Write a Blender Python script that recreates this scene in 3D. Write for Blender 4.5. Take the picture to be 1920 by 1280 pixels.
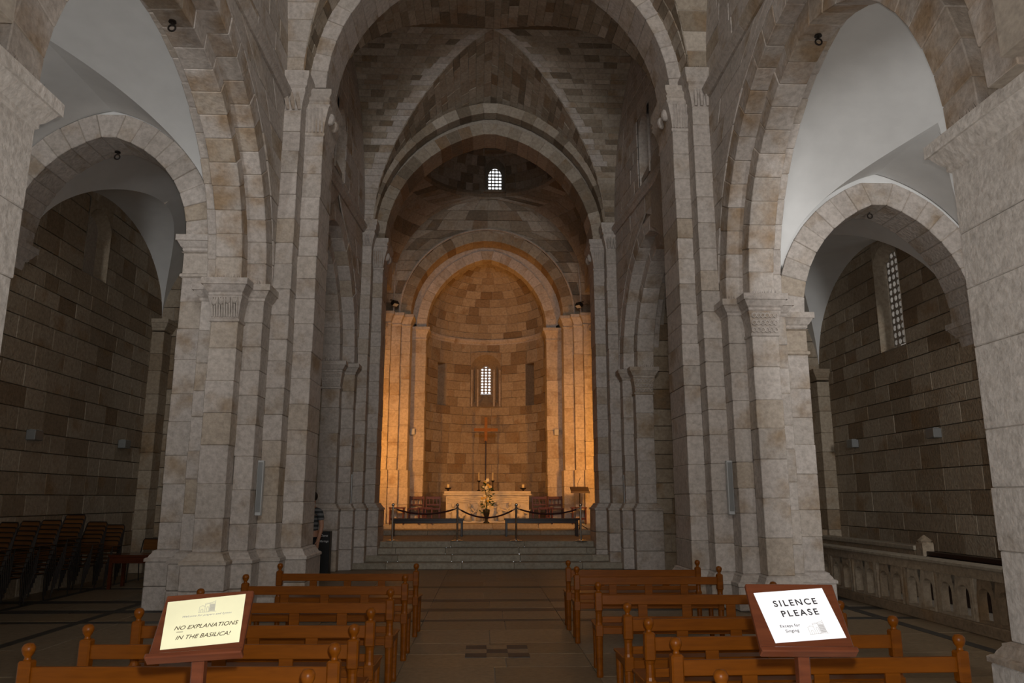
import bpy, math, random
from mathutils import Vector
PI = math.pi
scene = bpy.context.scene
for o in list(bpy.data.objects):
    bpy.data.objects.remove(o)
COL = scene.collection

# ------------------------------------------------------------------ camera, sky, lights, exposure
cd = bpy.data.cameras.new('camera'); cam = bpy.data.objects.new('camera', cd); COL.objects.link(cam)
cd.sensor_width = 36.0; cd.lens = 36.0 * 1420 / 1920; cd.clip_end = 200
cam.location = (0, 0, 1.65)
cam.rotation_euler = (math.radians(90 + 11.74), 0, math.radians(-2.18))
scene.camera = cam

world = bpy.data.worlds.new('sky'); scene.world = world; world.use_nodes = True
bg = world.node_tree.nodes['Background']
bg.inputs[0].default_value = (0.93, 0.96, 1.0, 1); bg.inputs[1].default_value = 1.3

def area(name, loc, rot, sx, sy, power, color, spread=180):
    l = bpy.data.lights.new(name, 'AREA'); l.shape = 'RECTANGLE'; l.size = sx; l.size_y = sy
    l.energy = power; l.color = color; l.spread = math.radians(spread)
    o = bpy.data.objects.new(name, l); o.location = loc; o.rotation_euler = rot; COL.objects.link(o); return o
def spot(name, loc, target, power, color, angle, blend=0.6, radius=0.08):
    l = bpy.data.lights.new(name, 'SPOT'); l.energy = power; l.color = color
    l.spot_size = math.radians(angle); l.spot_blend = blend; l.shadow_soft_size = radius
    o = bpy.data.objects.new(name, l); o.location = loc
    o.rotation_euler = (Vector(target) - Vector(loc)).to_track_quat('-Z', 'Y').to_euler(); COL.objects.link(o); return o
DAY = (1.0, 0.98, 0.955)
# daylight entering by the open west door, the window over it and the west windows of the two aisles
area('daylight_west_door', (0.2, -3.7, 2.3), (math.radians(90), 0, 0), 2.4, 4.2, 12, DAY)
area('daylight_west_window', (0.2, -3.7, 9.6), (math.radians(96), 0, 0), 2.2, 3.2, 205, DAY, 96)
area('daylight_aisle_window_south', (6.7, -3.7, 4.6), (math.radians(112), 0, 0), 1.0, 2.6, 470, DAY, 120)
area('daylight_aisle_window_north', (-6.4, -3.7, 4.6), (math.radians(122), 0, 0), 1.0, 2.6, 265, DAY, 90)
area('daylight_south_window', (8.2, 9.0, 5.4), (0, math.radians(90), 0), 2.2, 0.5, 22, DAY)
# the camera's own flash
fl = bpy.data.lights.new('camera_flash', 'POINT'); fl.energy = 480; fl.color = (1.0, 0.985, 0.96); fl.shadow_soft_size = 0.02
fo = bpy.data.objects.new('camera_flash', fl); fo.location = (0.04, 0.02, 1.74); COL.objects.link(fo)
WARM = (1.0, 0.39, 0.055)

vs = scene.view_settings
vs.view_transform = 'Standard'; vs.look = 'None'; vs.gamma = 1.0; vs.exposure = 0.0; vs.use_curve_mapping = False

# ------------------------------------------------------------------ materials
def mat(name):
    m = bpy.data.materials.new(name); m.use_nodes = True
    nt = m.node_tree; b = nt.nodes['Principled BSDF']
    return m, nt, b
def N(nt, t, **kw):
    n = nt.nodes.new(t)
    for k, v in kw.items(): setattr(n, k, v)
    return n
def ramp(nt, stops, interp='LINEAR'):
    r = N(nt, 'ShaderNodeValToRGB'); r.color_ramp.interpolation = interp
    e = r.color_ramp.elements
    while len(e) < len(stops): e.new(0.5)
    for q, (p, c) in zip(e, stops): q.position = p; q.color = (*c, 1)
    return r
def mix(nt, fac, a, b, mode='MIX'):
    m = N(nt, 'ShaderNodeMix', data_type='RGBA', blend_type=mode)
    for sock, v in ((m.inputs[0], fac), (m.inputs[6], a), (m.inputs[7], b)):
        if isinstance(v, (int, float)): sock.default_value = v
        elif isinstance(v, tuple): sock.default_value = (*v, 1)
        else: nt.links.new(v, sock)
    return m.outputs[2]
def stone_mat(name, stops, stain=(0.30, 0.19, 0.095), stain_lo=0.56, stain_hi=0.72, bump=0.5, rough=0.9, stain_amt=0.75):
    m, nt, b = mat(name); L = nt.links.new
    oi = N(nt, 'ShaderNodeObjectInfo'); tc = N(nt, 'ShaderNodeTexCoord')
    r = ramp(nt, stops); L(oi.outputs['Random'], r.inputs[0])
    # big soft stains whose place shifts from stone to stone
    mul = N(nt, 'ShaderNodeMath', operation='MULTIPLY'); mul.inputs[1].default_value = 37.0; L(oi.outputs['Random'], mul.inputs[0])
    n1 = N(nt, 'ShaderNodeTexNoise', noise_dimensions='4D'); n1.inputs['Scale'].default_value = 1.7; n1.inputs['Detail'].default_value = 4
    L(tc.outputs['Object'], n1.inputs['Vector']); L(mul.outputs[0], n1.inputs['W'])
    s1 = ramp(nt, [(stain_lo, (0, 0, 0)), (stain_hi, (stain_amt,) * 3)]); L(n1.outputs['Fac'], s1.inputs[0])
    c = mix(nt, s1.outputs[0], r.outputs[0], stain)
    n2 = N(nt, 'ShaderNodeTexNoise'); n2.inputs['Scale'].default_value = 14; n2.inputs['Detail'].default_value = 8; n2.inputs['Roughness'].default_value = 0.65
    L(tc.outputs['Object'], n2.inputs['Vector'])
    s2 = ramp(nt, [(0.3, (0.62, 0.60, 0.58)), (0.62, (1.08, 1.07, 1.06))]); L(n2.outputs['Fac'], s2.inputs[0])
    c = mix(nt, 0.75, c, s2.outputs[0], 'MULTIPLY')
    L(c, b.inputs['Base Color']); b.inputs['Roughness'].default_value = rough; b.inputs['Specular IOR Level'].default_value = 0.15
    n3 = N(nt, 'ShaderNodeTexNoise'); n3.inputs['Scale'].default_value = 22; n3.inputs['Detail'].default_value = 6
    L(tc.outputs['Object'], n3.inputs['Vector'])
    bp = N(nt, 'ShaderNodeBump'); bp.inputs['Strength'].default_value = bump; bp.inputs['Distance'].default_value = 0.02
    L(n3.outputs['Fac'], bp.inputs['Height']); L(bp.outputs[0], b.inputs['Normal'])
    return m
def plain(name, col, rough=0.6, metal=0.0, noise=0.0, scale=8, spec=0.3, bump=0.0):
    m, nt, b = mat(name)
    b.inputs['Roughness'].default_value = rough; b.inputs['Metallic'].default_value = metal; b.inputs['Specular IOR Level'].default_value = spec
    tc = N(nt, 'ShaderNodeTexCoord'); n = N(nt, 'ShaderNodeTexNoise'); n.inputs['Scale'].default_value = scale; n.inputs['Detail'].default_value = 5
    nt.links.new(tc.outputs['Object'], n.inputs['Vector'])
    k = max(noise, 0.04)
    r = ramp(nt, [(0.3, tuple(x * (1 - k) for x in col)), (0.7, tuple(min(1, x * (1 + k)) for x in col))])
    nt.links.new(n.outputs['Fac'], r.inputs[0]); nt.links.new(r.outputs[0], b.inputs['Base Color'])
    if bump:
        bp = N(nt, 'ShaderNodeBump'); bp.inputs['Strength'].default_value = bump; bp.inputs['Distance'].default_value = 0.01
        nt.links.new(n.outputs['Fac'], bp.inputs['Height']); nt.links.new(bp.outputs[0], b.inputs['Normal'])
    return m
def wood(name, dark, light, scale=3.0, rough=0.32, spec=0.4):
    m, nt, b = mat(name); L = nt.links.new
    tc = N(nt, 'ShaderNodeTexCoord'); mp = N(nt, 'ShaderNodeMapping'); mp.inputs['Scale'].default_value = (1.0, 9.0, 9.0)
    L(tc.outputs['Object'], mp.inputs[0])
    n = N(nt, 'ShaderNodeTexNoise'); n.inputs['Scale'].default_value = scale; n.inputs['Detail'].default_value = 6; n.inputs['Distortion'].default_value = 0.8
    L(mp.outputs[0], n.inputs['Vector'])
    r = ramp(nt, [(0.25, dark), (0.75, light)]); L(n.outputs['Fac'], r.inputs[0]); L(r.outputs[0], b.inputs['Base Color'])
    b.inputs['Roughness'].default_value = rough; b.inputs['Specular IOR Level'].default_value = spec
    return m
PALE = [(0.0, (0.48, 0.435, 0.395)), (0.35, (0.56, 0.51, 0.47)), (0.6, (0.52, 0.472, 0.437)), (0.85, (0.60, 0.55, 0.51)), (1.0, (0.46, 0.39, 0.315))]
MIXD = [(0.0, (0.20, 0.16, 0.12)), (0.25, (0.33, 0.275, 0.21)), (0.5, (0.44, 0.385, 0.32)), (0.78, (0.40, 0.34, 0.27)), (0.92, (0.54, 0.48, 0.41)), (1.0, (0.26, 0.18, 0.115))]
FLOOR = [(0.0, (0.20, 0.145, 0.088)), (0.4, (0.25, 0.19, 0.125)), (0.7, (0.21, 0.17, 0.122)), (1.0, (0.28, 0.20, 0.12))]
M = {
    'stone': stone_mat('limestone_dressed', PALE, stain=(0.33, 0.235, 0.14), stain_lo=0.53, stain_hi=0.70),
    'rough': stone_mat('limestone_hammered', [(0.0, (0.66, 0.625, 0.59)), (1.0, (0.73, 0.695, 0.66))], stain=(0.40, 0.32, 0.24), stain_lo=0.6, stain_hi=0.8, stain_amt=0.5, bump=0.55),
    'ochre': stone_mat('limestone_ochre_stained', PALE, stain=(0.34, 0.225, 0.12), stain_lo=0.46, stain_hi=0.66, stain_amt=0.8),
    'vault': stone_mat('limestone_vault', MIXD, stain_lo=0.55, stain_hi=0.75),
    'wall': stone_mat('limestone_rubble_wall', [(0.0, (0.25, 0.18, 0.115)), (0.2, (0.36, 0.29, 0.21)), (0.55, (0.42, 0.35, 0.265)), (0.85, (0.47, 0.40, 0.31)), (1.0, (0.27, 0.20, 0.13))], bump=0.7),
    'mortar': plain('lime_mortar', (0.40, 0.35, 0.295), 0.95, noise=0.15, bump=0.4, scale=20),
    'plaster': plain('white_lime_plaster', (0.76, 0.765, 0.76), 0.85, noise=0.03, scale=3),
    'floor': stone_mat('floor_slab_stone', FLOOR, bump=0.12, rough=0.42, stain=(0.22, 0.155, 0.09), stain_amt=0.5),
    'band': plain('dark_floor_stone', (0.045, 0.043, 0.04), 0.45, noise=0.3),
    'step': stone_mat('step_stone', [(0.0, (0.33, 0.295, 0.235)), (1.0, (0.42, 0.375, 0.30))], bump=0.2, rough=0.6, stain_amt=0.3),
    'wood': wood('varnished_oak', (0.125, 0.034, 0.0012), (0.215, 0.060, 0.0022), rough=0.36, spec=0.22),
    'darkwood': wood('dark_walnut', (0.016, 0.008, 0.006), (0.038, 0.017, 0.011)),
    'crosswood': wood('pale_cross_wood', (0.30, 0.13, 0.045), (0.42, 0.20, 0.075), rough=0.7, spec=0.1),
    'redwood': wood('red_mahogany', (0.060, 0.015, 0.006), (0.11, 0.030, 0.011), rough=0.25),
    'chrome': plain('polished_steel', (0.75, 0.75, 0.75), 0.12, metal=1.0),
    'black': plain('black_paint', (0.012, 0.012, 0.012), 0.45),
    'rope': plain('dark_red_rope', (0.05, 0.012, 0.012), 0.8, noise=0.3, scale=60),
    'white_paper': plain('white_paper', (0.90, 0.905, 0.95), 0.55),
    'cream_paper': plain('cream_paper', (0.76, 0.74, 0.50), 0.55),
    'ink': plain('black_ink', (0.02, 0.018, 0.02), 0.7),
    'grey_ink': plain('grey_pencil', (0.34, 0.33, 0.32), 0.8),
    'brown_ink': plain('brown_ink', (0.06, 0.035, 0.015), 0.7),
    'marble': plain('pale_marble', (0.62, 0.57, 0.48), 0.5, noise=0.12, scale=6, bump=0.1),
    'grey_metal': plain('grey_metal', (0.30, 0.31, 0.31), 0.4, metal=0.6),
    'pale_metal': plain('pale_grey_enamel', (0.52, 0.53, 0.53), 0.5),
    'iron': plain('wrought_iron', (0.035, 0.028, 0.024), 0.6, metal=0.5),
    'wax': plain('candle_wax', (0.85, 0.72, 0.42), 0.4),
    'leaf': plain('leaf_green', (0.03, 0.07, 0.02), 0.5, noise=0.4),
    'petal_white': plain('petal_white', (0.82, 0.78, 0.62), 0.6, noise=0.1),
    'petal_yellow': plain('petal_yellow', (0.72, 0.50, 0.12), 0.6, noise=0.15),
    'lattice': plain('pierced_stone', (0.42, 0.38, 0.33), 0.9, noise=0.15),
    'chairwood': wood('beech_ply', (0.10, 0.04, 0.012), (0.17, 0.07, 0.02)),
    'letter_white': plain('white_lettering', (0.75, 0.75, 0.75), 0.6),
    'cloth_shoe': plain('black_leather', (0.015, 0.014, 0.013), 0.5),
}
def glass_mat():
    m, nt, b = mat('window_glass'); L = nt.links.new
    tr = N(nt, 'ShaderNodeBsdfTransparent'); gl = N(nt, 'ShaderNodeBsdfGlossy'); gl.inputs['Roughness'].default_value = 0.1
    mx = N(nt, 'ShaderNodeMixShader'); mx.inputs[0].default_value = 0.06
    L(tr.outputs[0], mx.inputs[1]); L(gl.outputs[0], mx.inputs[2]); L(mx.outputs[0], nt.nodes['Material Output'].inputs['Surface'])
    return m
M['glass'] = glass_mat()

# ------------------------------------------------------------------ mesh helpers
def link(name, me, parent=None):
    o = bpy.data.objects.new(name, me); COL.objects.link(o)
    if parent is not None: o.parent = parent
    return o
def mk(name, verts, faces, m, parent=None, smooth=False):
    me = bpy.data.meshes.new(name); me.from_pydata([tuple(v) for v in verts], [], faces); me.update()
    me.materials.append(M[m] if isinstance(m, str) else m)
    if smooth:
        me.polygons.foreach_set('use_smooth', [True] * len(me.polygons))
    return link(name, me, parent)
def empty(name, loc=(0, 0, 0)):
    o = bpy.data.objects.new(name, None); o.location = loc; o.empty_display_size = 0.1; COL.objects.link(o); return o
def tag(o, label=None, cat=None, group=None, kind=None):
    if label: o['label'] = label
    if cat: o['category'] = cat
    if group: o['group'] = group
    if kind: o['kind'] = kind
    return o
def struct(name, label=None):
    o = empty(name); o['kind'] = 'structure'
    if label: o['label'] = label
    return o
class MB:
    """collects shapes of one part into one mesh"""
    def __init__(s): s.v = []; s.f = []
    def add(s, v, f):
        n = len(s.v); s.v += [tuple(p) for p in v]; s.f += [tuple(i + n for i in q) for q in f]; return s
    def box(s, x0, x1, y0, y1, z0, z1, c=0.0):
        P = [(x0, y0, z0), (x1, y0, z0), (x1, y1, z0), (x0, y1, z0), (x0, y0, z1), (x1, y0, z1), (x1, y1, z1), (x0, y1, z1)]
        if c: return s.add(*hexa(P, c))
        return s.add(P, [(0, 3, 2, 1), (4, 5, 6, 7), (0, 1, 5, 4), (1, 2, 6, 5), (2, 3, 7, 6), (3, 0, 4, 7)])
    def lathe(s, prof, cx, cy, n=16, z=0.0):
        base = len(s.v); k = len(prof)
        for i in range(n):
            a = 2 * PI * i / n; ca, sa = math.cos(a), math.sin(a)
            for r, h in prof: s.v.append((cx + r * ca, cy + r * sa, z + h))
        for i in range(n):
            j = (i + 1) % n
            for q in range(k - 1):
                s.f.append((base + i * k + q, base + j * k + q, base + j * k + q + 1, base + i * k + q + 1))
        s.f.append(tuple(base + i * k for i in reversed(range(n)))); s.f.append(tuple(base + i * k + k - 1 for i in range(n)))
        return s
    def tube(s, pts, r, n=8):
        pts = [Vector(p) for p in pts]; base = len(s.v); k = len(pts)
        rr = r if isinstance(r, (list, tuple)) else [r] * k
        prev = None
        for i, p in enumerate(pts):
            d = (pts[min(i + 1, k - 1)] - pts[max(i - 1, 0)]).normalized()
            if prev is None: a = d.orthogonal().normalized()
            else: a = (prev - d * prev.dot(d)).normalized()
            prev = a; b = d.cross(a)
            for j in range(n):
                t = 2 * PI * j / n; s.v.append(tuple(p + (a * math.cos(t) + b * math.sin(t)) * rr[i]))
        for i in range(k - 1):
            for j in range(n):
                q = (j + 1) % n
                s.f.append((base + i * n + j, base + i * n + q, base + (i + 1) * n + q, base + (i + 1) * n + j))
        s.f.append(tuple(base + j for j in reversed(range(n)))); s.f.append(tuple(base + (k - 1) * n + j for j in range(n)))
        return s
    def ball(s, c, r, n=12, m=8, sz=1.0):
        prof = [(max(1e-4, r * math.sin(PI * i / m)), -r * sz * math.cos(PI * i / m)) for i in range(m + 1)]
        return s.lathe(prof, c[0], c[1], n, c[2])
    def build(s, name, m, parent=None, smooth=False): return mk(name, s.v, s.f, m, parent, smooth)

HF = [(0, 3, 2, 1), (4, 5, 6, 7), (0, 1, 5, 4), (1, 2, 6, 5), (2, 3, 7, 6), (3, 0, 4, 7)]
def _topo():
    idx = {}; n = 0
    for fi, f in enumerate(HF):
        for c in f: idx[(fi, c)] = n; n += 1
    faces = [tuple(idx[(fi, c)] for c in f) for fi, f in enumerate(HF)]
    edge = {}
    for fi, f in enumerate(HF):
        for i in range(4): edge[(f[i], f[(i + 1) % 4])] = fi
    for (a, b), fi in edge.items():
        if a < b:
            g = edge[(b, a)]
            faces.append((idx[(fi, b)], idx[(fi, a)], idx[(g, a)], idx[(g, b)]))
    for c in range(8):
        fs = [fi for fi, f in enumerate(HF) if c in f]
        start = fs[0]; order = [start]; cur = start
        for _ in range(2):   # walk round the corner
            f = HF[cur]; i = f.index(c); prev = f[(i - 1) % 4]
            cur = edge[(c, prev)]; order.append(cur)
        faces.append(tuple(idx[(fi, c)] for fi in order))
    return faces
HFACES = _topo()
def hexa(P, c):
    """a block with chamfered edges from eight corners"""
    P = [Vector(p) for p in P]; out = []
    for f in HF:
        for i in range(4):
            C = P[f[i]]; a = P[f[(i + 1) % 4]] - C; b = P[f[(i - 1) % 4]] - C
            la, lb = a.length, b.length
            out.append(C + a * (min(c, la * 0.3) / max(la, 1e-6)) + b * (min(c, lb * 0.3) / max(lb, 1e-6)))
    return out, HFACES
def block(parent, P, m='stone', c=0.014, name='stone_block'):
    v, f = hexa(P, c); return mk(name, v, f, m, parent)
def boxP(x0, x1, y0, y1, z0, z1):
    return [(x0, y0, z0), (x1, y0, z0), (x1, y1, z0), (x0, y1, z0), (x0, y0, z1), (x1, y0, z1), (x1, y1, z1), (x0, y1, z1)]

def stone(parent, q, nrm, m, h=0.022, gap=0.0045, c=0.008, name='stone_block', rng=random):
    """a stone standing proud of a surface: q four corners, nrm four unit normals"""
    q = [Vector(p) for p in q]; ctr = sum(q, Vector()) / 4
    hh = h * (1 + rng.uniform(-0.4, 0.45))
    base = []; top = []
    for i in range(4):
        d1 = q[(i + 1) % 4] - q[i]; d2 = q[(i - 1) % 4] - q[i]
        p = q[i].copy()
        for d in (d1, d2):
            l = d.length
            if l > 1e-6: p += d * (min(gap, l * 0.3) / l)
        nn = Vector(nrm[i])
        base.append(p - nn * 0.02); top.append(p + nn * hh)
    return block(parent, base + top, m, c, name)
def course_rows(v0, v1, h, rng, snap=()):
    vs_ = [v0]
    marks = sorted([s for s in snap if v0 < s < v1] + [v1])
    for mkk in marks:
        a = vs_[-1]; n = max(1, round((mkk - a) / h))
        ws = [rng.uniform(0.8, 1.2) for _ in range(n)]; t = sum(ws); acc = a
        for w in ws[:-1]: acc += (mkk - a) * w / t; vs_.append(acc)
        vs_.append(mkk)
    return vs_
def ashlar(parent, rows, intervals, S, NF, L, m, rng, h=0.022, gap=0.0045, name='stone_block', core='mortar', core_name='mortar_bed', fine=9.0, show=None, quoin=None):
    """courses of stones on the surface S(u, v); intervals(v) lists the u ranges of a course; the bed behind them is one mesh"""
    cv = []; cf = []; count = 0; extra = MB()
    for r in range(len(rows) - 1):
        va, vb = rows[r], rows[r + 1]
        A = intervals(va + 1e-5); B = intervals(vb - 1e-5)
        if len(A) != len(B): continue
        for (a0, a1), (b0, b1) in zip(A, B):
            la, lb = a1 - a0, b1 - b0
            if max(la, lb) < 0.03: continue
            n = max(1, round(max(la, lb) / L))
            ws = [rng.uniform(0.65, 1.35) for _ in range(n)]
            if r % 2 and n > 1: ws[0] *= 0.5
            t = sum(ws); acc = 0; ts = [0]
            for w in ws: acc += w / t; ts.append(acc)
            nb = max(1, math.ceil(max(la, lb) / fine)); ov = min(0.012, (vb - va) * 0.2)
            for i in range(nb):
                k = len(cv)
                cv += [S(a0 + la * i / nb, va - ov), S(a0 + la * (i + 1) / nb, va - ov), S(b0 + lb * (i + 1) / nb, vb + ov), S(b0 + lb * i / nb, vb + ov)]; cf.append((k, k + 1, k + 2, k + 3))
            for i in range(n):
                uv = [(a0 + la * ts[i], va), (a0 + la * ts[i + 1], va), (b0 + lb * ts[i + 1], vb), (b0 + lb * ts[i], vb)]
                q = [S(*p) for p in uv]; nn = [NF(*p) for p in uv]
                if show is None or show(sum(p[0] for p in uv) / 4, sum(p[1] for p in uv) / 4): stone(parent, q, nn, 'stone' if quoin == ('last' if i == n - 1 else 'first' if i == 0 else '') else m, h, gap, name=name, rng=rng); count += 1
    mk(core_name, cv, cf, core, parent)
    return count

# two-centred arch of half span a and rise r
class Arch:
    def __init__(s, a, r):
        s.a, s.r = a, r
        if r >= a: s.R = (a * a + r * r) / (2 * a); s.c = s.R - a; s.ell = False
        else: s.ell = True
    def z(s, x):
        x = min(abs(x), s.a)
        if s.ell: return s.r * math.sqrt(max(0, 1 - (x / s.a) ** 2))
        return math.sqrt(max(0, s.R ** 2 - (x + s.c) ** 2))
    def x(s, z):
        z = min(max(z, 0), s.r)
        if s.ell: return s.a * math.sqrt(max(0, 1 - (z / s.r) ** 2))
        return max(0.0, math.sqrt(max(0, s.R ** 2 - z * z)) - s.c)
    def half(s, t):
        """point and outward normal at t 0 (spring) .. 1 (apex) on the right half"""
        if s.ell:
            th = t * PI / 2; x, z = s.a * math.cos(th), s.r * math.sin(th)
            n = Vector((x / s.a ** 2, z / s.r ** 2)).normalized()
        else:
            am = math.acos(max(-1, min(1, s.c / s.R))); th = t * am
            x, z = s.R * math.cos(th) - s.c, s.R * math.sin(th); n = Vector((math.cos(th), math.sin(th)))
        return (x, z), (n.x, n.y)
    def pts(s, n, off=0.0):
        """n segments from the left spring to the right spring, moved out by off"""
        out = []
        for i in range(n + 1):
            t = 2 * i / n
            left = t < 1; tt = t if left else 2 - t
            (x, z), (nx, nz) = s.half(tt)
            if abs(t - 1) < 1e-6: out.append((0.0, z + off)); continue
            x += nx * off; z += nz * off
            x = max(x, 0.0)
            out.append((-x if left else x, z))
        return out
def ring(parent, arch, thick, place, t0, t1, n, m='stone', gap=0.003, c=0.010, name='voussoir', rng=random, jit=0.008):
    """voussoirs one by one; place(s, z, t) gives the point in the church"""
    I = arch.pts(n); O = arch.pts(n, thick)
    for i in range(n):
        j = rng.uniform(-jit, jit); ta, tb = t0 - j, t1 + j
        def sh(p, q, k): return (p[0] + (q[0] - p[0]) * k, p[1] + (q[1] - p[1]) * k)
        L = math.dist(I[i], I[i + 1]); k = gap / L
        i0, i1 = sh(I[i], I[i + 1], k), sh(I[i + 1], I[i], k); o0, o1 = sh(O[i], O[i + 1], k), sh(O[i + 1], O[i], k)
        P = [place(*i0, ta), place(*i1, ta), place(*i1, tb), place(*i0, tb), place(*o0, ta), place(*o1, ta), place(*o1, tb), place(*o0, tb)]
        # keep the faces turned outwards whatever the placing does
        e1 = Vector(P[1]) - Vector(P[0]); e2 = Vector(P[3]) - Vector(P[0]); e3 = Vector(P[4]) - Vector(P[0])
        if e1.cross(e2).dot(e3) < 0: P = [P[3], P[2], P[1], P[0], P[7], P[6], P[5], P[4]]
        block(parent, P, m, c, name)
    # mortar behind the joints
    b = MB(); I2 = arch.pts(n, 0.012); O2 = arch.pts(n, thick - 0.012); e = 0.012 if t1 > t0 else -0.012
    for i in range(n):
        P = [place(*I2[i], t0 + e), place(*I2[i + 1], t0 + e), place(*I2[i + 1], t1 - e), place(*I2[i], t1 - e), place(*O2[i], t0 + e), place(*O2[i + 1], t0 + e), place(*O2[i + 1], t1 - e), place(*O2[i], t1 - e)]
        b.add(P, HF)
    b.build('mortar_joint', 'mortar', parent)
def pilaster(parent, x0, x1, y0, y1, z0, z1, rng, h=0.44, m='stone', core=True):
    zs = course_rows(z0, z1, h, rng)
    for a, b in zip(zs, zs[1:]):
        j = [rng.uniform(-0.008, 0.006) for _ in range(4)]
        block(parent, boxP(x0 + j[0], x1 - j[1], y0 + j[2], y1 - j[3], a + 0.0025, b - 0.0025), m, 0.009)
    if core:
        return (x0 + 0.014, x1 - 0.014, y0 + 0.014, y1 - 0.014, z0, z1)
def mould(parent, name, x0, x1, y0, y1, prof, z, m='stone', skip=None):
    """a moulding carried round a rectangular plan: prof = [(outset, height)]"""
    v = []; f = []
    for o, h in prof: v += [(x0 - o, y0 - o, z + h), (x1 + o, y0 - o, z + h), (x1 + o, y1 + o, z + h), (x0 - o, y1 + o, z + h)]
    for i in range(len(prof) - 1):
        for k in range(4):
            j = (k + 1) % 4; f.append((i * 4 + k, i * 4 + j, i * 4 + 4 + j, i * 4 + 4 + k))
    f.append((3, 2, 1, 0)); n = len(prof) - 1; f.append((n * 4, n * 4 + 1, n * 4 + 2, n * 4 + 3))
    return mk(name, v, f, m, parent)
IMPOST = [(0.0, -0.27), (0.02, -0.25), (0.02, -0.215), (0.045, -0.19), (0.085, -0.12), (0.095, -0.10), (0.115, -0.10), (0.115, 0.0)]
BASE = [(0.13, 0.0), (0.13, 0.04), (0.11, 0.055), (0.09, 0.06), (0.075, 0.09), (0.045, 0.13), (0.045, 0.15), (0.0, 0.17)]
def spikes(parent, x0, x1, y0, z, rng, h=0.07):
    b = MB(); n = int((x1 - x0) / 0.028)
    for i in range(n):
        x = x0 + (x1 - x0) * (i + 0.5) / n; dx = rng.uniform(-0.03, 0.03); dy = rng.uniform(-0.06, 0.02); w = 0.0035
        b.add([(x - w, y0, z), (x + w, y0, z), (x, y0 + w * 2, z), (x + dx, y0 + dy, z + h * rng.uniform(0.7, 1.2))], [(0, 1, 3), (1, 2, 3), (2, 0, 3)])
    o = b.build('bird_spikes', 'iron', parent); o['kind'] = 'stuff'; return o
def cores(parent, boxes):
    b = MB()
    for q in boxes: b.box(*q)
    b.build('core', 'mortar', parent)

# ------------------------------------------------------------------ floor
rng = random.Random(3)
fl_root = struct('floor', 'large worn tan stone slabs with dark bands across the church floor')
mk('floor_bed', [(-9.2, -6, -0.012), (9.7, -6, -0.012), (9.7, 19.4, -0.012), (-9.2, 19.4, -0.012)], [(0, 1, 2, 3)], 'mortar', fl_root)
BANDS = [(11.0, 11.2), (11.95, 12.3), (13.05, 13.4), (15.0, 15.3)]
def slabs(x0, x1, y0, y1, w, d, nm='floor_slab'):
    marks = [v for b in BANDS for v in b]
    ys = course_rows(y0, y1, d, rng, marks)
    for a, b in zip(ys, ys[1:]):
        band = any(abs(a - p) < 1e-6 for p, q in BANDS)
        n = max(1, round((x1 - x0) / (w * (1.5 if band else 1)))); ws = [rng.uniform(0.7, 1.3) for _ in range(n)]; t = sum(ws); x = x0
        for k in ws:
            xe = x + (x1 - x0) * k / t; dz = rng.uniform(-0.003, 0.003)
            block(fl_root, boxP(x + 0.003, xe - 0.003, a + 0.003, b - 0.003, -0.05, 0.0 + dz), 'band' if band else 'floor', 0.004, nm if not band else 'floor_band')
            x = xe
slabs(-0.80, 1.12, 4.2, 18.9, 0.95, 0.78)
slabs(-3.5, -0.80, 4.2, 18.9, 1.3, 1.1)
slabs(1.12, 3.9, 4.2, 18.9, 1.3, 1.1)
slabs(-8.0, -3.5, 6.5, 18.6, 1.5, 1.3)
slabs(3.9, 5.6, 6.0, 18.6, 1.3, 1.2)
slabs(5.75, 6.2, 6.0, 18.6, 0.7, 1.3)
mk('floor_band', *(lambda b: (b.v, b.f))(MB().box(5.6, 5.75, 6.0, 18.6, -0.05, 0.002)), 'band', fl_root)
for xa in (-5.55, -7.3): MBx = MB().box(xa, xa + 0.14, 6.5, 18.6, -0.05, 0.004).build('floor_band', 'band', fl_root)
mx0, my0, cw, ch = -0.175, 8.56, 0.232, 0.225
for i, j in ((0, 0), (2, 0), (1, 1), (0, 2), (2, 2)):
    MB().box(mx0 + i * cw, mx0 + (i + 1) * cw, my0 + j * ch, my0 + (j + 1) * ch, -0.01, 0.005).build('inlay_tile', 'band', fl_root)
for i, j in ((1, 0), (0, 1), (2, 1), (1, 2)):
    MB().box(mx0 + i * cw + 0.002, mx0 + (i + 1) * cw - 0.002, my0 + j * ch + 0.002, my0 + (j + 1) * ch - 0.002, -0.01, 0.004).build('inlay_tile', 'floor', fl_root)
# steps up to the crossing
st = struct('floor_steps', 'broad dark stone steps rising to the altar')
for k, (y, z) in enumerate(((18.88, 0.15), (19.25, 0.30), (19.58, 0.45), (19.88, 0.60))):
    n = 5
    xs = [-3.9 + 8.2 * i / n + (rng.uniform(-0.3, 0.3) if 0 < i < n else 0) for i in range(n + 1)]
    for a, b in zip(xs, xs[1:]):
        block(st, boxP(a + 0.002, b - 0.002, y, y + (0.45 if k < 3 else 3.6), z - 0.15, z), 'step', 0.012, 'step_stone')
for y, z, x0, x1 in ((23.14, 0.75, -3.3, 3.7), (23.86, 0.90, -3.3, 3.7)):
    xs = [x0 + (x1 - x0) * i / 4 + (rng.uniform(-0.3, 0.3) if 0 < i < 4 else 0) for i in range(5)]
    for a, b in zip(xs, xs[1:]):
        block(st, boxP(a + 0.002, b - 0.002, y, y + (0.74 if z < 0.8 else 4.6), z - 0.15, z), 'step', 0.012, 'step_stone')

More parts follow.
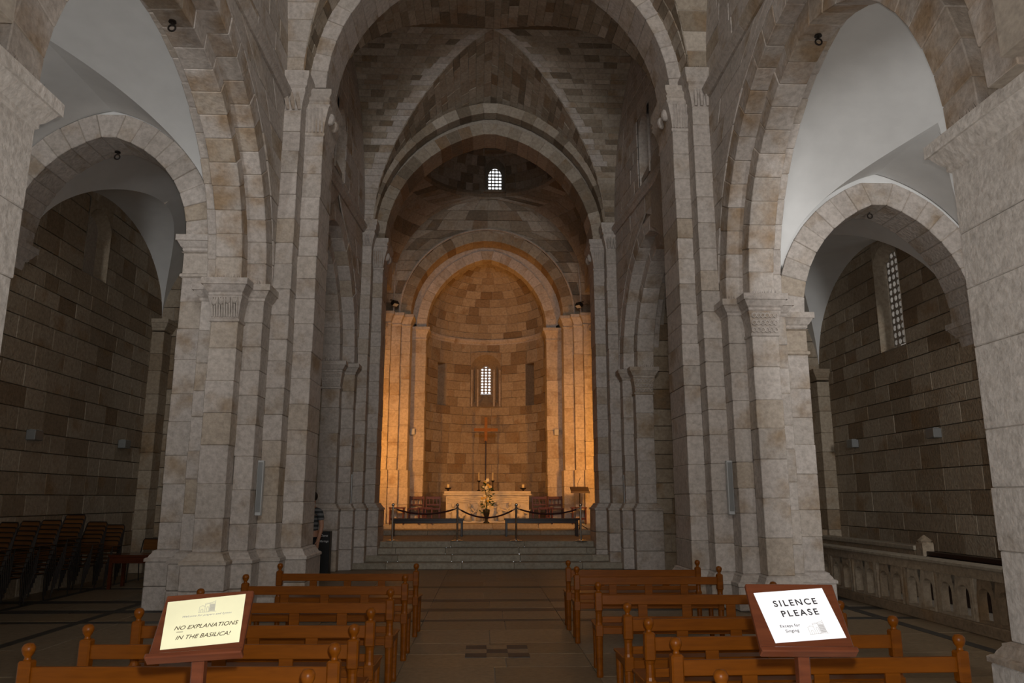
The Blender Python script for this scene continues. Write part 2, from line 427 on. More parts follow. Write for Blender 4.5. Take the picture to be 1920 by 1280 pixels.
# ------------------------------------------------------------------ the piers
def pier(name, label, side, X, Yf, z_imp, z_up, z_corb, z_base, seed, carve, aisle_top, low=0.0, depth=3.0, off=(0.29, 0.70, 1.06)):
    """side -1 left, +1 right; X: wall, inner order a..b, aisle strip, aisle face, D1 and D2 faces (as distances, taken with their sign)"""
    rng = random.Random(seed); root = struct(name, label); s = side
    def xr(a, b): return (min(s * a, s * b), max(s * a, s * b))
    wall, ia, ib, ac, ae, d1, d2 = X
    oc, o1, o2 = off; cb = []
    F = z_base + 0.17
    def pil(a, b, y0, y1, z1, hh, top=None):
        cb.append(pilaster(root, *xr(a, b), y0, y1, F, z1, rng, hh))
    pil(ia, ib, Yf, Yf + depth, z_imp - 0.66, 0.50)                 # west and east respond of the arcade
    pil(wall, ia, Yf + oc, Yf + depth - oc, z_imp - 0.27, 0.45) # outer order towards the nave
    pil(ib, ac, Yf + oc, Yf + depth - oc, z_imp - 0.27, 0.47)   # and towards the aisle
    pil(ac, ae, Yf + 0.70, Yf + 1.42, aisle_top - 0.7, 0.48)  # aisle respond
    pil(d1, wall, Yf + o1, Yf + depth - o1, z_corb - 0.70, 0.42)
    pil(d2, d1, Yf + o2, Yf + depth - o2, z_up - 0.85, 0.40)
    # base with its moulding, one length for each projection
    for a, b, y0, y1 in ((ia, ib, Yf, Yf + depth), (wall, ia, Yf + oc, Yf + depth - oc), (ib, ac, Yf + oc, Yf + depth - oc), (ac, ae, Yf + 0.7, Yf + 1.42), (d1, wall, Yf + o1, Yf + depth - o1), (d2, d1, Yf + o2, Yf + depth - o2)):
        x0, x1 = xr(a, b); e = 0.115
        if low < z_base:
            zs = course_rows(low, z_base, 0.42, rng)
            for p, q in zip(zs, zs[1:]): block(root, boxP(x0 - e, x1 + e, y0 - e, y1 + e, p + 0.003, q - 0.003), 'stone', 0.015)
        mould(root, 'base_moulding', x0, x1, y0, y1, BASE, z_base)
    # arcade capital
    x0, x1 = xr(ia, ib); y0, y1 = Yf, Yf + depth
    cap = mould(root, 'capital', x0, x1, y0, y1, [(0.0, -0.68), (0.025, -0.665), (0.025, -0.63), (0.0, -0.615), (0.012, -0.5), (0.03, -0.36), (0.055, -0.27)], z_imp)
    b = MB()
    if carve == 'flutes':
        n = 11
        for i in range(n):
            x = x0 + (x1 - x0) * (i + 0.5) / n; w = 0.014
            b.add(*hexa([(x - w, y0 - 0.02, z_imp - 0.6), (x + w, y0 - 0.02, z_imp - 0.6), (x + w, y0 + 0.02, z_imp - 0.6), (x - w, y0 + 0.02, z_imp - 0.6), (x - w, y0 - 0.085, z_imp - 0.29 - rng.uniform(0, 0.06)), (x + w, y0 - 0.085, z_imp - 0.29), (x + w, y0 - 0.03, z_imp - 0.29), (x - w, y0 - 0.03, z_imp - 0.29)], 0.005))
        for i in range(4):
            x = x0 + (x1 - x0) * (i + 0.5) / 4; b.ball((x, y0 - 0.06, z_imp - 0.36 + rng.uniform(-0.02, 0.02)), 0.045, 10, 6, 1.2)
    else:
        for r_ in range(3):
            for i in range(6):
                x = x0 + (x1 - x0) * (i + 0.5) / 6; zz = z_imp - 0.57 + r_ * 0.115; yy = y0 - 0.016 - r_ * 0.014
                b.tube([(x + 0.042 * math.cos(t) * (1 - 0.35 * t / 9), yy, zz + 0.046 * math.sin(t) * (1 - 0.35 * t / 9)) for t in [k * 0.9 for k in range(11)]], 0.009, 5)
    b.build('carving', 'stone', root)
    mould(root, 'impost', x0, x1, y0, y1, [(o + 0.03, h) for o, h in IMPOST], z_imp)
    spikes(root, x0, x1, y0 - 0.06, z_imp, rng)
    x0, x1 = xr(wall, ia); mould(root, 'impost', x0, x1, Yf + oc, Yf + depth - oc, IMPOST, z_imp - 0.01); spikes(root, x0, x1, Yf + oc - 0.06, z_imp - 0.01, rng)
    x0, x1 = xr(ib, ac); mould(root, 'impost', x0, x1, Yf + oc, Yf + depth - oc, IMPOST, z_imp - 0.01)
    # aisle respond capital
    x0, x1 = xr(ac, ae); y0, y1 = Yf + 0.7, Yf + 1.42
    mould(root, 'aisle_capital', x0, x1, y0, y1, [(0.0, -0.72), (0.03, -0.70), (0.03, -0.66), (0.0, -0.64), (0.0, -0.30), (0.04, -0.28)], aisle_top)
    mould(root, 'aisle_impost', x0, x1, y0, y1, IMPOST, aisle_top)
    cb.append((x0 + 0.015, x1 - 0.015, y0 + 0.015, y1 - 0.015, aisle_top - 0.75, aisle_top - 0.25))
    # tall pilaster capital under the transverse arch
    x0, x1 = xr(d2, d1); y0, y1 = Yf + o2, Yf + depth - o2
    mould(root, 'high_capital', x0, x1, y0, y1, [(0.0, -0.86), (0.02, -0.84), (0.02, -0.80), (0.0, -0.78), (0.02, -0.6), (0.08, -0.36), (0.12, -0.30)], z_up)
    b = MB()
    for i in range(5):
        x = x0 + (x1 - x0) * (i + 0.5) / 5
        b.tube([(x, y0 - 0.01, z_up - 0.78), (x, y0 - 0.035, z_up - 0.55), (x, y0 - 0.10, z_up - 0.36)], 0.018, 6)
    for k, yy in enumerate((y0 + 0.2, y0 + 0.5)):
        xx = x0 if s > 0 else x1
        b.ball((xx - s * 0.06, yy, z_up - 0.42), 0.09, 10, 6, 1.4)
    b.build('carving', 'stone', root)
    mould(root, 'high_impost', x0, x1, y0, y1, [(0.10, -0.30), (0.10, -0.24), (0.12, -0.22), (0.09, -0.16), (0.13, -0.10), (0.13, 0.0)], z_up)
    # corbel of the outer strip
    x0, x1 = xr(d1, wall); y0, y1 = Yf + o1, Yf + depth - o1
    mould(root, 'corbel', x0, x1, y0, y1, [(-0.02, -0.72), (0.0, -0.70), (0.02, -0.55), (0.07, -0.38), (0.06, -0.30), (0.10, -0.26), (0.10, -0.18), (0.13, -0.12), (0.13, 0.0)], z_corb)
    b = MB()
    for i in range(3):
        x = x0 + (x1 - x0) * (i + 0.5) / 3
        b.tube([(x + 0.02, y0 - 0.02, z_corb - 0.68), (x, y0 - 0.10, z_corb - 0.52), (x - 0.01, y0 - 0.09, z_corb - 0.40)], [0.03, 0.04, 0.015], 6)
    b.build('carving', 'stone', root)
    spikes(root, x0, x1, y0 - 0.06, z_corb, rng)
    cb.append((*xr(wall + 0.02, ac - 0.02), Yf + 0.45, Yf + depth - 0.45, low, 8.4))
    cores(root, cb)
    return root
PL = pier('pillar_nave_left', 'pale limestone pier with fluted capital between left aisle and nave', -1, (3.51, 3.80, 4.215, 4.50, 5.0, 3.215, 2.89), 11.55, 5.0, 8.84, 8.98, 0.72, 11, 'flutes', 5.95)
PR = pier('pillar_nave_right', 'pale limestone pier with scroll-carved capital between right aisle and nave', 1, (3.975, 4.24, 4.655, 4.92, 5.42, 3.67, 3.39), 11.55, 4.84, 9.02, 9.18, 0.36, 12, 'scroll', 4.72, off=(0.31, 0.66, 1.0))
CL = pier('pillar_crossing_left', 'shaded stone pier left of the altar steps', -1, (3.20, 3.495, 3.93, 4.15, 4.35, 2.95, 2.69), 18.45, 4.95, 8.46, 8.84, 1.38, 13, 'plain', 5.9, depth=2.9, off=(0.3, 0.62, 1.0))
CR = pier('pillar_crossing_right', 'shaded stone pier right of the altar steps', 1, (3.50, 3.75, 4.19, 4.40, 4.6, 3.23, 2.95), 18.45, 4.85, 8.52, 8.86, 1.38, 14, 'scroll', 4.8, depth=2.9, off=(0.33, 0.68, 1.06))

def near_respond(name, label, x0, x1, yend, zt, zb, seed, s):
    """the respond at the west end of the arcade, standing next to the photographer"""
    rng = random.Random(seed); root = struct(name, label)
    zs = course_rows(zb + 0.17, zt - 0.27, 0.62, rng)
    for a, b in zip(zs, zs[1:]):
        ys = [2.0, rng.uniform(3.6, 4.3), rng.uniform(4.7, 5.2), yend]
        for p, q in zip(ys, ys[1:]):
            j = rng.uniform(-0.008, 0.008)
            block(root, boxP(x0 + (j if s > 0 else 0), x1 + (0 if s > 0 else j), p + 0.002, q - 0.002 + rng.uniform(-0.012, 0.008) * (q == yend), a + 0.002, b - 0.002), 'rough', 0.008)
    zs = course_rows(0, zb, 0.5, rng)
    for a, b in zip(zs, zs[1:]): block(root, boxP(x0 - 0.115, x1 + 0.115, 2.0, yend + 0.115, a + 0.003, b - 0.003), 'rough', 0.016)
    mould(root, 'base_moulding', x0, x1, 2.0, yend, BASE, zb)
    mould(root, 'impost', x0, x1, 2.0, yend, [(o * 1.25 if o else 0, h * 1.15) for o, h in IMPOST], zt, 'rough')
    b = MB()
    for i in range(60):
        y = yend - 0.05 - i * 0.045; xx = (x1 + 0.06) if s < 0 else (x0 - 0.06); dx = rng.uniform(-0.02, 0.05) * -s; dy = rng.uniform(-0.03, 0.03); w = 0.0035
        b.add([(xx - w, y, zt), (xx + w, y, zt), (xx, y + w * 2, zt), (xx + dx, y + dy, zt + rng.uniform(0.06, 0.1))], [(0, 1, 3), (1, 2, 3), (2, 0, 3)])
    b.build('bird_spikes', 'iron', root)['kind'] = 'stuff'
    xa, xb = (x0 - 0.6, x0 + 0.3) if s < 0 else (x1 - 0.3, x1 + 0.6)
    cores(root, [(x0 + 0.02, x1 - 0.02, 1.9, yend - 0.02, 0, zt), (xa, xb, 1.0, yend - 0.45, 0, zt + 0.3)])
    return root
near_respond('pillar_west_left', 'big pale stone respond with projecting impost at the picture edge', -4.215, -3.80, 6.03, 5.0, 0.55, 21, -1)
near_respond('pillar_west_right', 'large rough-faced stone respond with long impost beside the sign reading silence', 4.24, 4.655, 6.28, 4.86, 0.36, 22, 1)

# ------------------------------------------------------------------ arcades, spandrels, string courses, clerestory
def arcade(name, label, side, bay, Yc, a, rise, spring, xin, xout, Yc2, a2, rise2, wallX, Y0, Y1, zs_str, seed, n1=23, n2=27, win=None, ztop=None):
    rng = random.Random(seed); root = struct(name, label); s = side
    A1 = Arch(a, rise); A2 = Arch(a2, rise2)
    tp = lambda y: abs(wallX(y)) - abs(wallX(Yc))
    ring(root, A1, 0.46, lambda q, z, t: (s * (t + tp(Yc + q)), Yc + q, spring + z), xin, xout, n1, 'ochre' if bay == 1 else 'stone', rng=rng)
    w0 = abs(wallX(Yc2))
    ring(root, A2, 0.36, lambda q, z, t: (s * (t + abs(wallX(Yc2 + q)) - w0), Yc2 + q, spring + z), w0, xin + 0.02, n2, 'ochre' if bay == 1 else 'stone', rng=rng)
    A3 = Arch(a + 0.22, rise + 0.22)
    ring(root, A3, 0.30, lambda q, z, t: (s * (t + tp(Yc + q)), Yc + q, spring + z), xout, xout + 0.2, n1, rng=rng)
    # spandrel
    ext = Arch(a2 + 0.36, rise2 + 0.36)
    def iv(z):
        h = z - spring
        e = ext.x(h) if h < ext.r else 0.0
        return [(Y0, max(Y0, Yc2 - e)), (min(Y1, Yc2 + e), Y1)]
    sgn = -s
    S = lambda u, v: (wallX(u), u, v); NF = lambda u, v: (sgn, 0, 0)
    rows = course_rows(spring, zs_str, 0.40, rng)
    ashlar(root, rows, iv, S, NF, 0.75, 'stone', rng, h=0.012, gap=0.004)
    # body of the wall above the arches
    b = MB(); n = 24; P = A2.pts(n, 0.1)
    for i in range(n):
        (y0, z0), (y1, z1) = P[i], P[i + 1]
        xa = s * (abs(wallX(Yc2)) + 0.03); xb = s * (xout + 0.15)
        b.add([(xa, Yc2 + y0, spring + z0), (xa, Yc2 + y1, spring + z1), (xb, Yc2 + y1, spring + z1), (xb, Yc2 + y0, spring + z0), (xa, Yc2 + y0, 9.2), (xa, Yc2 + y1, 9.2), (xb, Yc2 + y1, 9.2), (xb, Yc2 + y0, 9.2)], HF)
    b.build('wall_body', 'mortar', root)
    # string course in lengths
    ys = course_rows(Y0, Y1, 1.1, rng)
    for p, q in zip(ys, ys[1:]):
        xa0, xa1 = wallX(p), wallX(q)
        pr = [(0.02, 0.0), (0.05, 0.0), (0.09, 0.07), (0.13, 0.10), (0.13, 0.18), (-0.05, 0.18), (-0.05, 0.0)]
        v = [(xa0 + sgn * o, p + 0.003, zs_str + h) for o, h in pr] + [(xa1 + sgn * o, q - 0.003, zs_str + h) for o, h in pr]; k = len(pr)
        f = [(i, (i + 1) % k, (i + 1) % k + k, i + k) for i in range(k)] + [tuple(reversed(range(k))), tuple(range(k, 2 * k))]
        mk('string_course', v, f, 'stone', root)
    return root
wL1 = lambda y: -3.51
wR1 = lambda y: 3.975
wL2 = lambda y: -3.51 + (y - 13.9) / 5.2 * 0.31
wR2 = lambda y: 3.975 - (y - 13.9) / 5.2 * 0.475
arcade('wall_arcade_left', 'stepped limestone arcade arch opening to left aisle nearest the camera', -1, 1, 8.79, 2.76, 2.66, 5.0, 3.80, 4.215, 8.415, 3.425, 2.98, wL1, 5.0, 12.25, 8.45, 31)
arcade('wall_arcade_right', 'stepped limestone arcade arch opening to right aisle with ochre stones', 1, 1, 8.915, 2.635, 2.93, 4.84, 4.24, 4.655, 8.6, 3.26, 3.25, wR1, 5.0, 12.22, 8.62, 32)
arcade('wall_arcade_far_left', 'shaded second arcade arch behind the left pier', -1, 2, 16.50, 1.95, 2.6, 4.97, 3.65, 4.07, 16.5, 2.24, 2.9, wL2, 13.85, 19.07, 8.50, 33, 17, 19)
arcade('wall_arcade_far_right', 'shaded second arcade arch behind the right pier', 1, 2, 16.50, 1.95, 2.55, 4.85, 4.0, 4.42, 16.5, 2.24, 2.85, wR2, 13.85, 19.13, 8.55, 34, 17, 19)

# ------------------------------------------------------------------ windows
def outline(w, z0, zs_, rise, n=8):
    A = Arch(w / 2, rise); p = [(-w / 2, z0)]
    p += [(x, zs_ + z) for x, z in A.pts(2 * n)]
    p += [(w / 2, z0)]
    return p
def window(name, frame, W, w, z0, zs_, rise, depth, lattice, parent=None, head=True, rect_h=None, m='stone', cols=3, round_holes=True, z0in=None, label=None, vs=1.0):
    """splayed pointed opening; frame(s, z, d) maps along the wall, height and depth into it"""
    root = empty(name)
    root['kind'] = 'structure'
    if label: root['label'] = label
    O = outline(W, z0, zs_, rise); z0i = z0in if z0in is not None else z0 + 0.12
    I = outline(w, z0i, zs_, rise * w / W)
    n = len(O)
    v = [frame(x, z, -0.015) for x, z in O] + [frame(x, z, depth) for x, z in I]
    f = [(i, i + 1, n + i + 1, n + i) for i in range(n - 1)] + [(n - 1, 0, n, 2 * n - 1)]
    mk('reveal', v, f, m, root)
    if head:   # stones over the pointed head, flush with the wall
        top = rect_h; P = [p for p in O[1:-1]]; v = []; f = []
        for x, z in P:
            v += [frame(x, z, -0.02), frame(x, top, -0.02), frame(x, z, 0.12), frame(x, top, 0.12)]
        for i in range(len(P) - 1):
            k = i * 4; f += [(k, k + 4, k + 5, k + 1), (k + 2, k + 3, k + 7, k + 6), (k, k + 2, k + 6, k + 4)]
        mk('window_head', v, f, m, root)
    # pierced slab and its glass
    def inside(x, z): return abs(x) < w / 2 * 0.96 and z > z0i and (z < zs_ or (z - zs_) < Arch(w / 2, rise * w / W).z(x))
    if lattice:
        cell = w / cols; chh = cell * vs; v = []; f = []
        nz = int((zs_ + rise * w / W - z0i) / chh) + 1
        for r_ in range(nz):
            for c_ in range(cols):
                cx = -w / 2 + (c_ + 0.5) * cell; cz = z0i + (r_ + 0.5) * chh
                if not inside(cx * 0.98, cz): 
                    q = [(cx - cell / 2, cz - chh / 2), (cx + cell / 2, cz - chh / 2), (cx + cell / 2, cz + chh / 2), (cx - cell / 2, cz + chh / 2)]
                    k = len(v); v += [frame(*p, depth - 0.02) for p in q]; f.append((k, k + 1, k + 2, k + 3)); continue
                m_ = 12; rr = cell * (0.37 if round_holes else 0.41)
                outer = []; inner = []
                for i in range(m_):
                    t = 2 * PI * i / m_ + PI / 4; ct, st_ = math.cos(t), math.sin(t)
                    k = (cell / 2) / max(abs(ct), abs(st_)); outer.append((cx + ct * k, cz + st_ * k * vs))
                    kk = rr if round_holes else min(rr / max(abs(ct), abs(st_)), rr * 1.25); inner.append((cx + ct * kk * (0.5 + 0.5 * vs), cz + st_ * kk * vs))
                k = len(v)
                v += [frame(*p, depth - 0.05) for p in outer] + [frame(*p, depth - 0.05) for p in inner] + [frame(*p, depth) for p in inner]
                for i in range(m_):
                    j = (i + 1) % m_
                    f += [(k + i, k + j, k + m_ + j, k + m_ + i), (k + m_ + i, k + m_ + j, k + 2 * m_ + j, k + 2 * m_ + i)]
        mk('pierced_screen', v, f, 'lattice', root)
        v = [frame(x, z, depth - 0.002) for x, z in I]
        mk('pane', v, [tuple(range(len(v)))], 'glass', root)
    else:
        v = [frame(x, z, depth) for x, z in I]
        mk('blocked_light', v, [tuple(range(len(v)))], m, root)
    return root

# ------------------------------------------------------------------ aisle walls
def aisle_wall(name, label, X, s, z_spring, crown, seed, lattice, wc, wz):
    rng = random.Random(seed); root = struct(name, label)
    y0, y1 = 11.9, 18.62; W = 0.95
    B = Arch(2.45, crown - z_spring + 0.02)
    wz0, wzs, wr = wz; top = wzs + wr + 0.12
    zmax = crown + 0.05
    def iv(z):
        e0, e1 = y0, y1
        if wz0 < z < top: return [(e0, wc - W / 2), (wc + W / 2, e1)]
        return [(e0, e1)]
    rows = course_rows(-0.03, zmax, 0.36, rng, (wz0, top))
    ashlar(root, rows, iv, lambda u, v: (X, u, v), lambda u, v: (-s, 0, 0), 0.66, 'wall', rng, h=0.008)
    b = MB(); b.box(*sorted((X + s * 0.01, X + s * 0.06)), -4, 11.92, 0, 11.5); b.build('wall_body', 'wall', root)
    west = struct(name + '_west', 'coursed stone outer wall of the %s aisle nearer the camera' % ('left' if s < 0 else 'right'))
    ashlar(west, course_rows(-0.03, zmax, 0.40, rng), lambda z: [(6.0, 11.9)], lambda u, v: (X, u, v), lambda u, v: (-s, 0, 0), 0.72, 'wall', rng, h=0.008)
    return window('window_' + ('1' if s < 0 else '2'), lambda q, z, d: (X + s * d, wc + q, z), W, 0.62, wz0, wzs, wr, 0.25, lattice, rect_h=top, m='wall', cols=4,
                  label=('tall blind window recess high in the dark left aisle wall' if s < 0 else 'tall narrow pierced stone window in the right aisle wall'), z0in=wz0 + 0.1)
aisle_wall('wall_left', 'dark coursed stone outer wall of the left aisle', -8.0, -1, 5.9, 8.75, 41, False, 15.25, (6.1, 7.1, 0.45))
aisle_wall('wall_right', 'coursed stone outer wall of the right aisle', 8.5, 1, 4.75, 8.1, 42, True, 15.1, (4.7, 6.5, 0.45))
def end_wall(name, label, x0, x1, y, seed):
    rng = random.Random(seed); root = struct(name, label)
    ashlar(root, course_rows(0, 9.2, 0.40, rng), lambda z: [(x0, x1)], lambda u, v: (u, y, v), lambda u, v: (0, -1, 0), 0.8, 'wall', rng, h=0.008)
end_wall('wall_aisle_end_left', 'stone end wall closing the left aisle', -8.0, -3.95, 18.62, 43)
end_wall('wall_aisle_end_right', 'stone end wall closing the right aisle', 4.2, 8.5, 18.62, 44)
# wall responds under the aisle vault at the far end
def aisle_corbel(x, z, s, seed):
    rng = random.Random(seed); root = struct('trim_' + ('1' if s < 0 else '2'), 'stone respond in the far corner of the aisle')
    x0, x1 = sorted((x, x - s * 0.30)); pilaster(root, x0, x1, 18.15, 18.6, 0, z - 0.3, rng, 0.45, 'wall')
    mould(root, 'impost', x0, x1, 18.15, 18.6, IMPOST, z, 'wall')
aisle_corbel(-8.0, 5.9, -1, 45); aisle_corbel(8.5, 4.78, 1, 46)

# ------------------------------------------------------------------ aisle vaults (white plaster) with their stone transverse arches
def groin_plaster(name, label, bays, spring, nave_side):
    """bays: (y0, y1, crown of the long barrel, crown of the cross barrel in the middle, at the arcade, at the outer wall, stilt share)"""
    root = struct(name, label)
    for (y0, y1, ca, cm, cn, co, sg, x0, x1) in bays:
        xc = (x0 + x1) / 2; hw = (x1 - x0) / 2
        A = Arch(hw, ca - spring); yc = (y0 + y1) / 2; B = Arch((y1 - y0) / 2, (cm - spring) * (1 - sg)); n = 30
        def H(sx, x): return lerp(cm, cn if sx == nave_side else co, x / hw) - spring
        def Bx(b_): return B.a if b_ <= sg else B.x(min(1.0, (b_ - sg) / (1 - sg)) * B.r)
        def strip(pts):
            mk('vault_cell', [c for pq in pts for c in pq], [(2 * i, 2 * i + 1, 2 * i + 3, 2 * i + 2) for i in range(len(pts) - 1)], 'plaster', root, True)
        for sx in (-1, 1):
            bs = sorted(set(round(q, 4) for q in [sg * i / 4 for i in range(5)] + [sg + (1 - sg) * B.half(i / n)[0][1] / B.r for i in range(n + 1)] + [min(1.0, A.r / H(sx, 0))]))
            def groin(b_):
                lo, hi = 0.0, hw
                if A.r <= b_ * H(sx, 0) + 1e-9: return 0.0
                for _i in range(40):
                    m_ = (lo + hi) / 2
                    if A.z(m_) > b_ * H(sx, m_): lo = m_
                    else: hi = m_
                return (lo + hi) / 2
            for sy in (-1, 1):
                pts = []      # cells with their axis along the aisle, sampled where the cross cells are
                xs = sorted(set(round(max(0.0, q), 3) for q in [A.half(i / n)[0][0] for i in range(n + 1)] + [groin(b_) for b_ in bs]), reverse=True)
                for x in xs:
                    z = A.z(x); g = Bx(min(1.0, z / H(sx, x))); pts.append(((xc + sx * x, yc + sy * B.a, spring + z), (xc + sx * x, yc + sy * g, spring + z)))
                strip(pts)
                pts = []      # cells across it
                for b_ in bs:
                    y = Bx(b_); g = groin(b_); pts.append(((xc + sx * hw, yc + sy * y, spring + b_ * H(sx, hw)), (xc + sx * g, yc + sy * y, spring + b_ * H(sx, g))))
                strip(pts)
    return root
def lerp(a, b, t): return a + (b - a) * t
VL = groin_plaster('ceiling_aisle_left', 'white plastered groin vault over the left aisle', [(5.6, 12.27, 8.22, 8.3, 8.35, 8.25, 0.42, -8.36, -4.54), (12.93, 18.62, 8.3, 7.95, 7.95, 7.9, 0.0, -8.0, -4.40)], 5.9, 1)
VR = groin_plaster('ceiling_aisle_right', 'white plastered groin vault over the right aisle', [(5.7, 12.27, 7.28, 7.42, 8.2, 7.4, 0.46, 4.96, 8.86), (12.93, 18.62, 7.45, 7.25, 7.3, 7.15, 0.0, 4.84, 8.5)], 4.75, -1)
def shell(name, boxes):
    b = MB()
    for q in boxes: b.box(*q)
    o = b.build(name, 'mortar'); o['kind'] = 'structure'; return o
shell('roof_aisles', [(-8.4, -3.6, -4, 18.9, 9.25, 9.4), (4.1, 9.1, -4, 18.9, 9.25, 9.4)])
def aisle_arch(name, label, x0, x1, spring, rise, seed):
    rng = random.Random(seed); root = struct(name, label); xc = (x0 + x1) / 2; A = Arch((x1 - x0) / 2, rise)
    ring(root, A, 0.44, lambda q, z, t: (xc + q, t, spring + z), 12.25, 12.95, 19, 'stone', rng=rng)
    b = MB(); P = A.pts(24, 0.3)
    for i in range(24):
        (a, z0), (c, z1) = P[i], P[i + 1]
        b.add([(xc + a, 12.3, spring + z0), (xc + c, 12.3, spring + z1), (xc + c, 12.9, spring + z1), (xc + a, 12.9, spring + z0), (xc + a, 12.3, 9.2), (xc + c, 12.3, 9.2), (xc + c, 12.9, 9.2), (xc + a, 12.9, 9.2)], HF)
    b.build('wall_over_arch', 'plaster', root)
    # wall respond and capital
    w0, w1 = (x0 - 0.2, x0 - 0.06) if x0 < 0 else (x1 + 0.06, x1 + 0.2)
    mould(root, 'corbel', w0, w1, 12.3, 12.9, [(-0.06, -0.5), (-0.02, -0.42), (0.0, -0.27)], spring); mould(root, 'impost', w0, w1, 12.25, 12.95, IMPOST, spring)
    return root
AL = aisle_arch('wall_aisle_arch_left', 'stone transverse arch spanning the left aisle', -8.0 + 0.1, -5.0, 5.95, 1.80, 51)
AR = aisle_arch('wall_aisle_arch_right', 'stone transverse arch spanning the right aisle', 5.42, 8.5 - 0.1, 4.72, 2.02, 52)

# ------------------------------------------------------------------ nave vault
def lerp(a, b, t): return a + (b - a) * t
def nave_vault(name, label, Y0, Y1, yB0, yB1, cw, wl, wr, spring, crown, seed, hA, hB, LA, LB, drop=0.0):
    """groin vault: barrel along the nave (half width 1 in units of cw(y)) and a cross barrel between yB0 and yB1"""
    rng = random.Random(seed); w0 = cw((Y0 + Y1) / 2)[1]; H = crown - spring
    roots = {-1: struct(name + '_left', 'left half of the ' + label), 1: struct(name + '_right', 'right half of the ' + label)}; root = roots[1]
    A = Arch(w0, H); B = Arch((yB1 - yB0) / 2, H); yc = (yB0 + yB1) / 2
    def X(xn, y):
        c, w = cw(y); return c + w * xn / w0
    def fall(y): return 1.0 - drop * max(0.0, (y - yc) / (Y1 - yc)) ** 1.5     # the crown sinks towards the crossing
    # cells along the nave: rows by the angle t of the profile
    for sx, nm in ((-1, 'left'), (1, 'right')):
        cell = empty('vault_cell'); cell.parent = roots[sx]
        cnt = int(1.35 * math.hypot(w0, H) / hA); rows = course_rows(0.0, 1.0, 1.0 / cnt, rng)
        def iv(t):
            (x, z), _ = A.half(t); g = B.x(z); g2 = g
            for _i in range(8): g2 = B.x(z * fall(yc + g2))
            return [(Y0, yc - g), (yc + g2, Y1)]
        def S(u, t, sx=sx):
            (x, z), _ = A.half(t); return (X(sx * x, u), u, spring + z * fall(u))
        def NF(u, t, sx=sx):
            _, (nx, nz) = A.half(t); return (-sx * nx, 0, -nz)
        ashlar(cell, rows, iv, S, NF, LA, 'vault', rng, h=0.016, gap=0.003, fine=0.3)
    # cross cells: towards each wall, far and near half
    for sy in (1, -1):
        for sx in (-1, 1):
            cell = empty('vault_cell'); cell.parent = roots[sx]
            cnt = int(1.35 * math.hypot(B.a, H) / hB); rows = course_rows(0.0, 1.0, 1.0 / cnt, rng)
            def iv(t, sx=sx, sy=sy):
                (y, z), _ = B.half(t); yy = yc + sy * y; xg = X(sx * A.x(z / fall(yy)), yy); xw = wl(yy) if sx < 0 else wr(yy)
                return [(min(xg, xw), max(xg, xw))]
            def S(u, t, sy=sy):
                (y, z), _ = B.half(t); return (u, yc + sy * y, spring + z)
            def NF(u, t, sy=sy):
                _, (ny, nz) = B.half(t); return (0, -sy * ny, -nz)
            ashlar(cell, rows, iv, S, NF, LB, 'vault', rng, h=0.012, gap=0.004, core='mortar' if sy > 0 else 'vault', show=(lambda u, v, sy=sy: sy > 0), quoin='last' if sx < 0 else 'first')   # the near halves are turned away from view: plain
    return root, A, B, yc
cw1 = lambda y: (0.2275, 3.44)
cw2 = lambda y: (lerp(0.2275, 0.14, (y - 12.2) / 6.9), lerp(3.44, 3.09, (y - 12.2) / 6.9))
NV2, A2v, B2v, yc2 = nave_vault('ceiling_nave', 'dark patchy stone groin vault before the altar', 12.23, 19.55, 13.85, 19.15, cw2, wL2, wR2, 8.9, 12.85, 61, 0.25, 0.19, 0.46, 0.37, drop=0.12)
NV1, A1v, B1v, yc1 = nave_vault('ceiling_nave_west', 'stone groin vault over the benches', 5.0, 12.23, 5.0, 12.23, cw1, wL1, wR1, 8.9, 12.85, 62, 0.6, 0.40, 1.2, 0.6)
# clerestory walls in the lunettes
def lunette(name, label, wallX, s, y0, y1, z0, B, yc, spring, seed, win):
    rng = random.Random(seed); root = struct(name, label); wc, W, wz0, wzs, wr = win; top = wzs + wr + 0.1
    def iv(z):
        e = B.x(z - spring) if z > spring else B.a
        a, b = yc - e, yc + e
        if wz0 < z < top and e > 0: return [(a, max(a, wc - W / 2)), (min(b, wc + W / 2), b)]
        return [(a, b)]
    rows = course_rows(z0, spring + B.r, 0.38, rng, (wz0, top))
    ashlar(root, rows, iv, lambda u, v: (wallX(u), u, v), lambda u, v: (-s, 0, 0), 0.7, 'stone', rng, h=0.012)
    return root
WIN = (16.45, 1.0, 8.95, 10.1, 0.5)
lunette('wall_clerestory_left', 'shaded stone clerestory wall left of the vault', wL2, -1, 14.1, 18.9, 8.6, B2v, yc2, 8.9, 71, WIN)
lunette('wall_clerestory_right', 'shaded stone clerestory wall right of the vault', wR2, 1, 14.1, 18.9, 8.6, B2v, yc2, 8.9, 72, WIN)
lunette('wall_clerestory_west_left', 'stone clerestory wall above the first left arcade', wL1, -1, 5, 12, 8.55, B1v, yc1, 8.9, 73, (8.5, 1.0, 8.95, 10.1, 0.5))
lunette('wall_clerestory_west_right', 'stone clerestory wall above the first right arcade', wR1, 1, 5, 12, 8.7, B1v, yc1, 8.9, 74, (8.5, 1.0, 8.95, 10.1, 0.5))
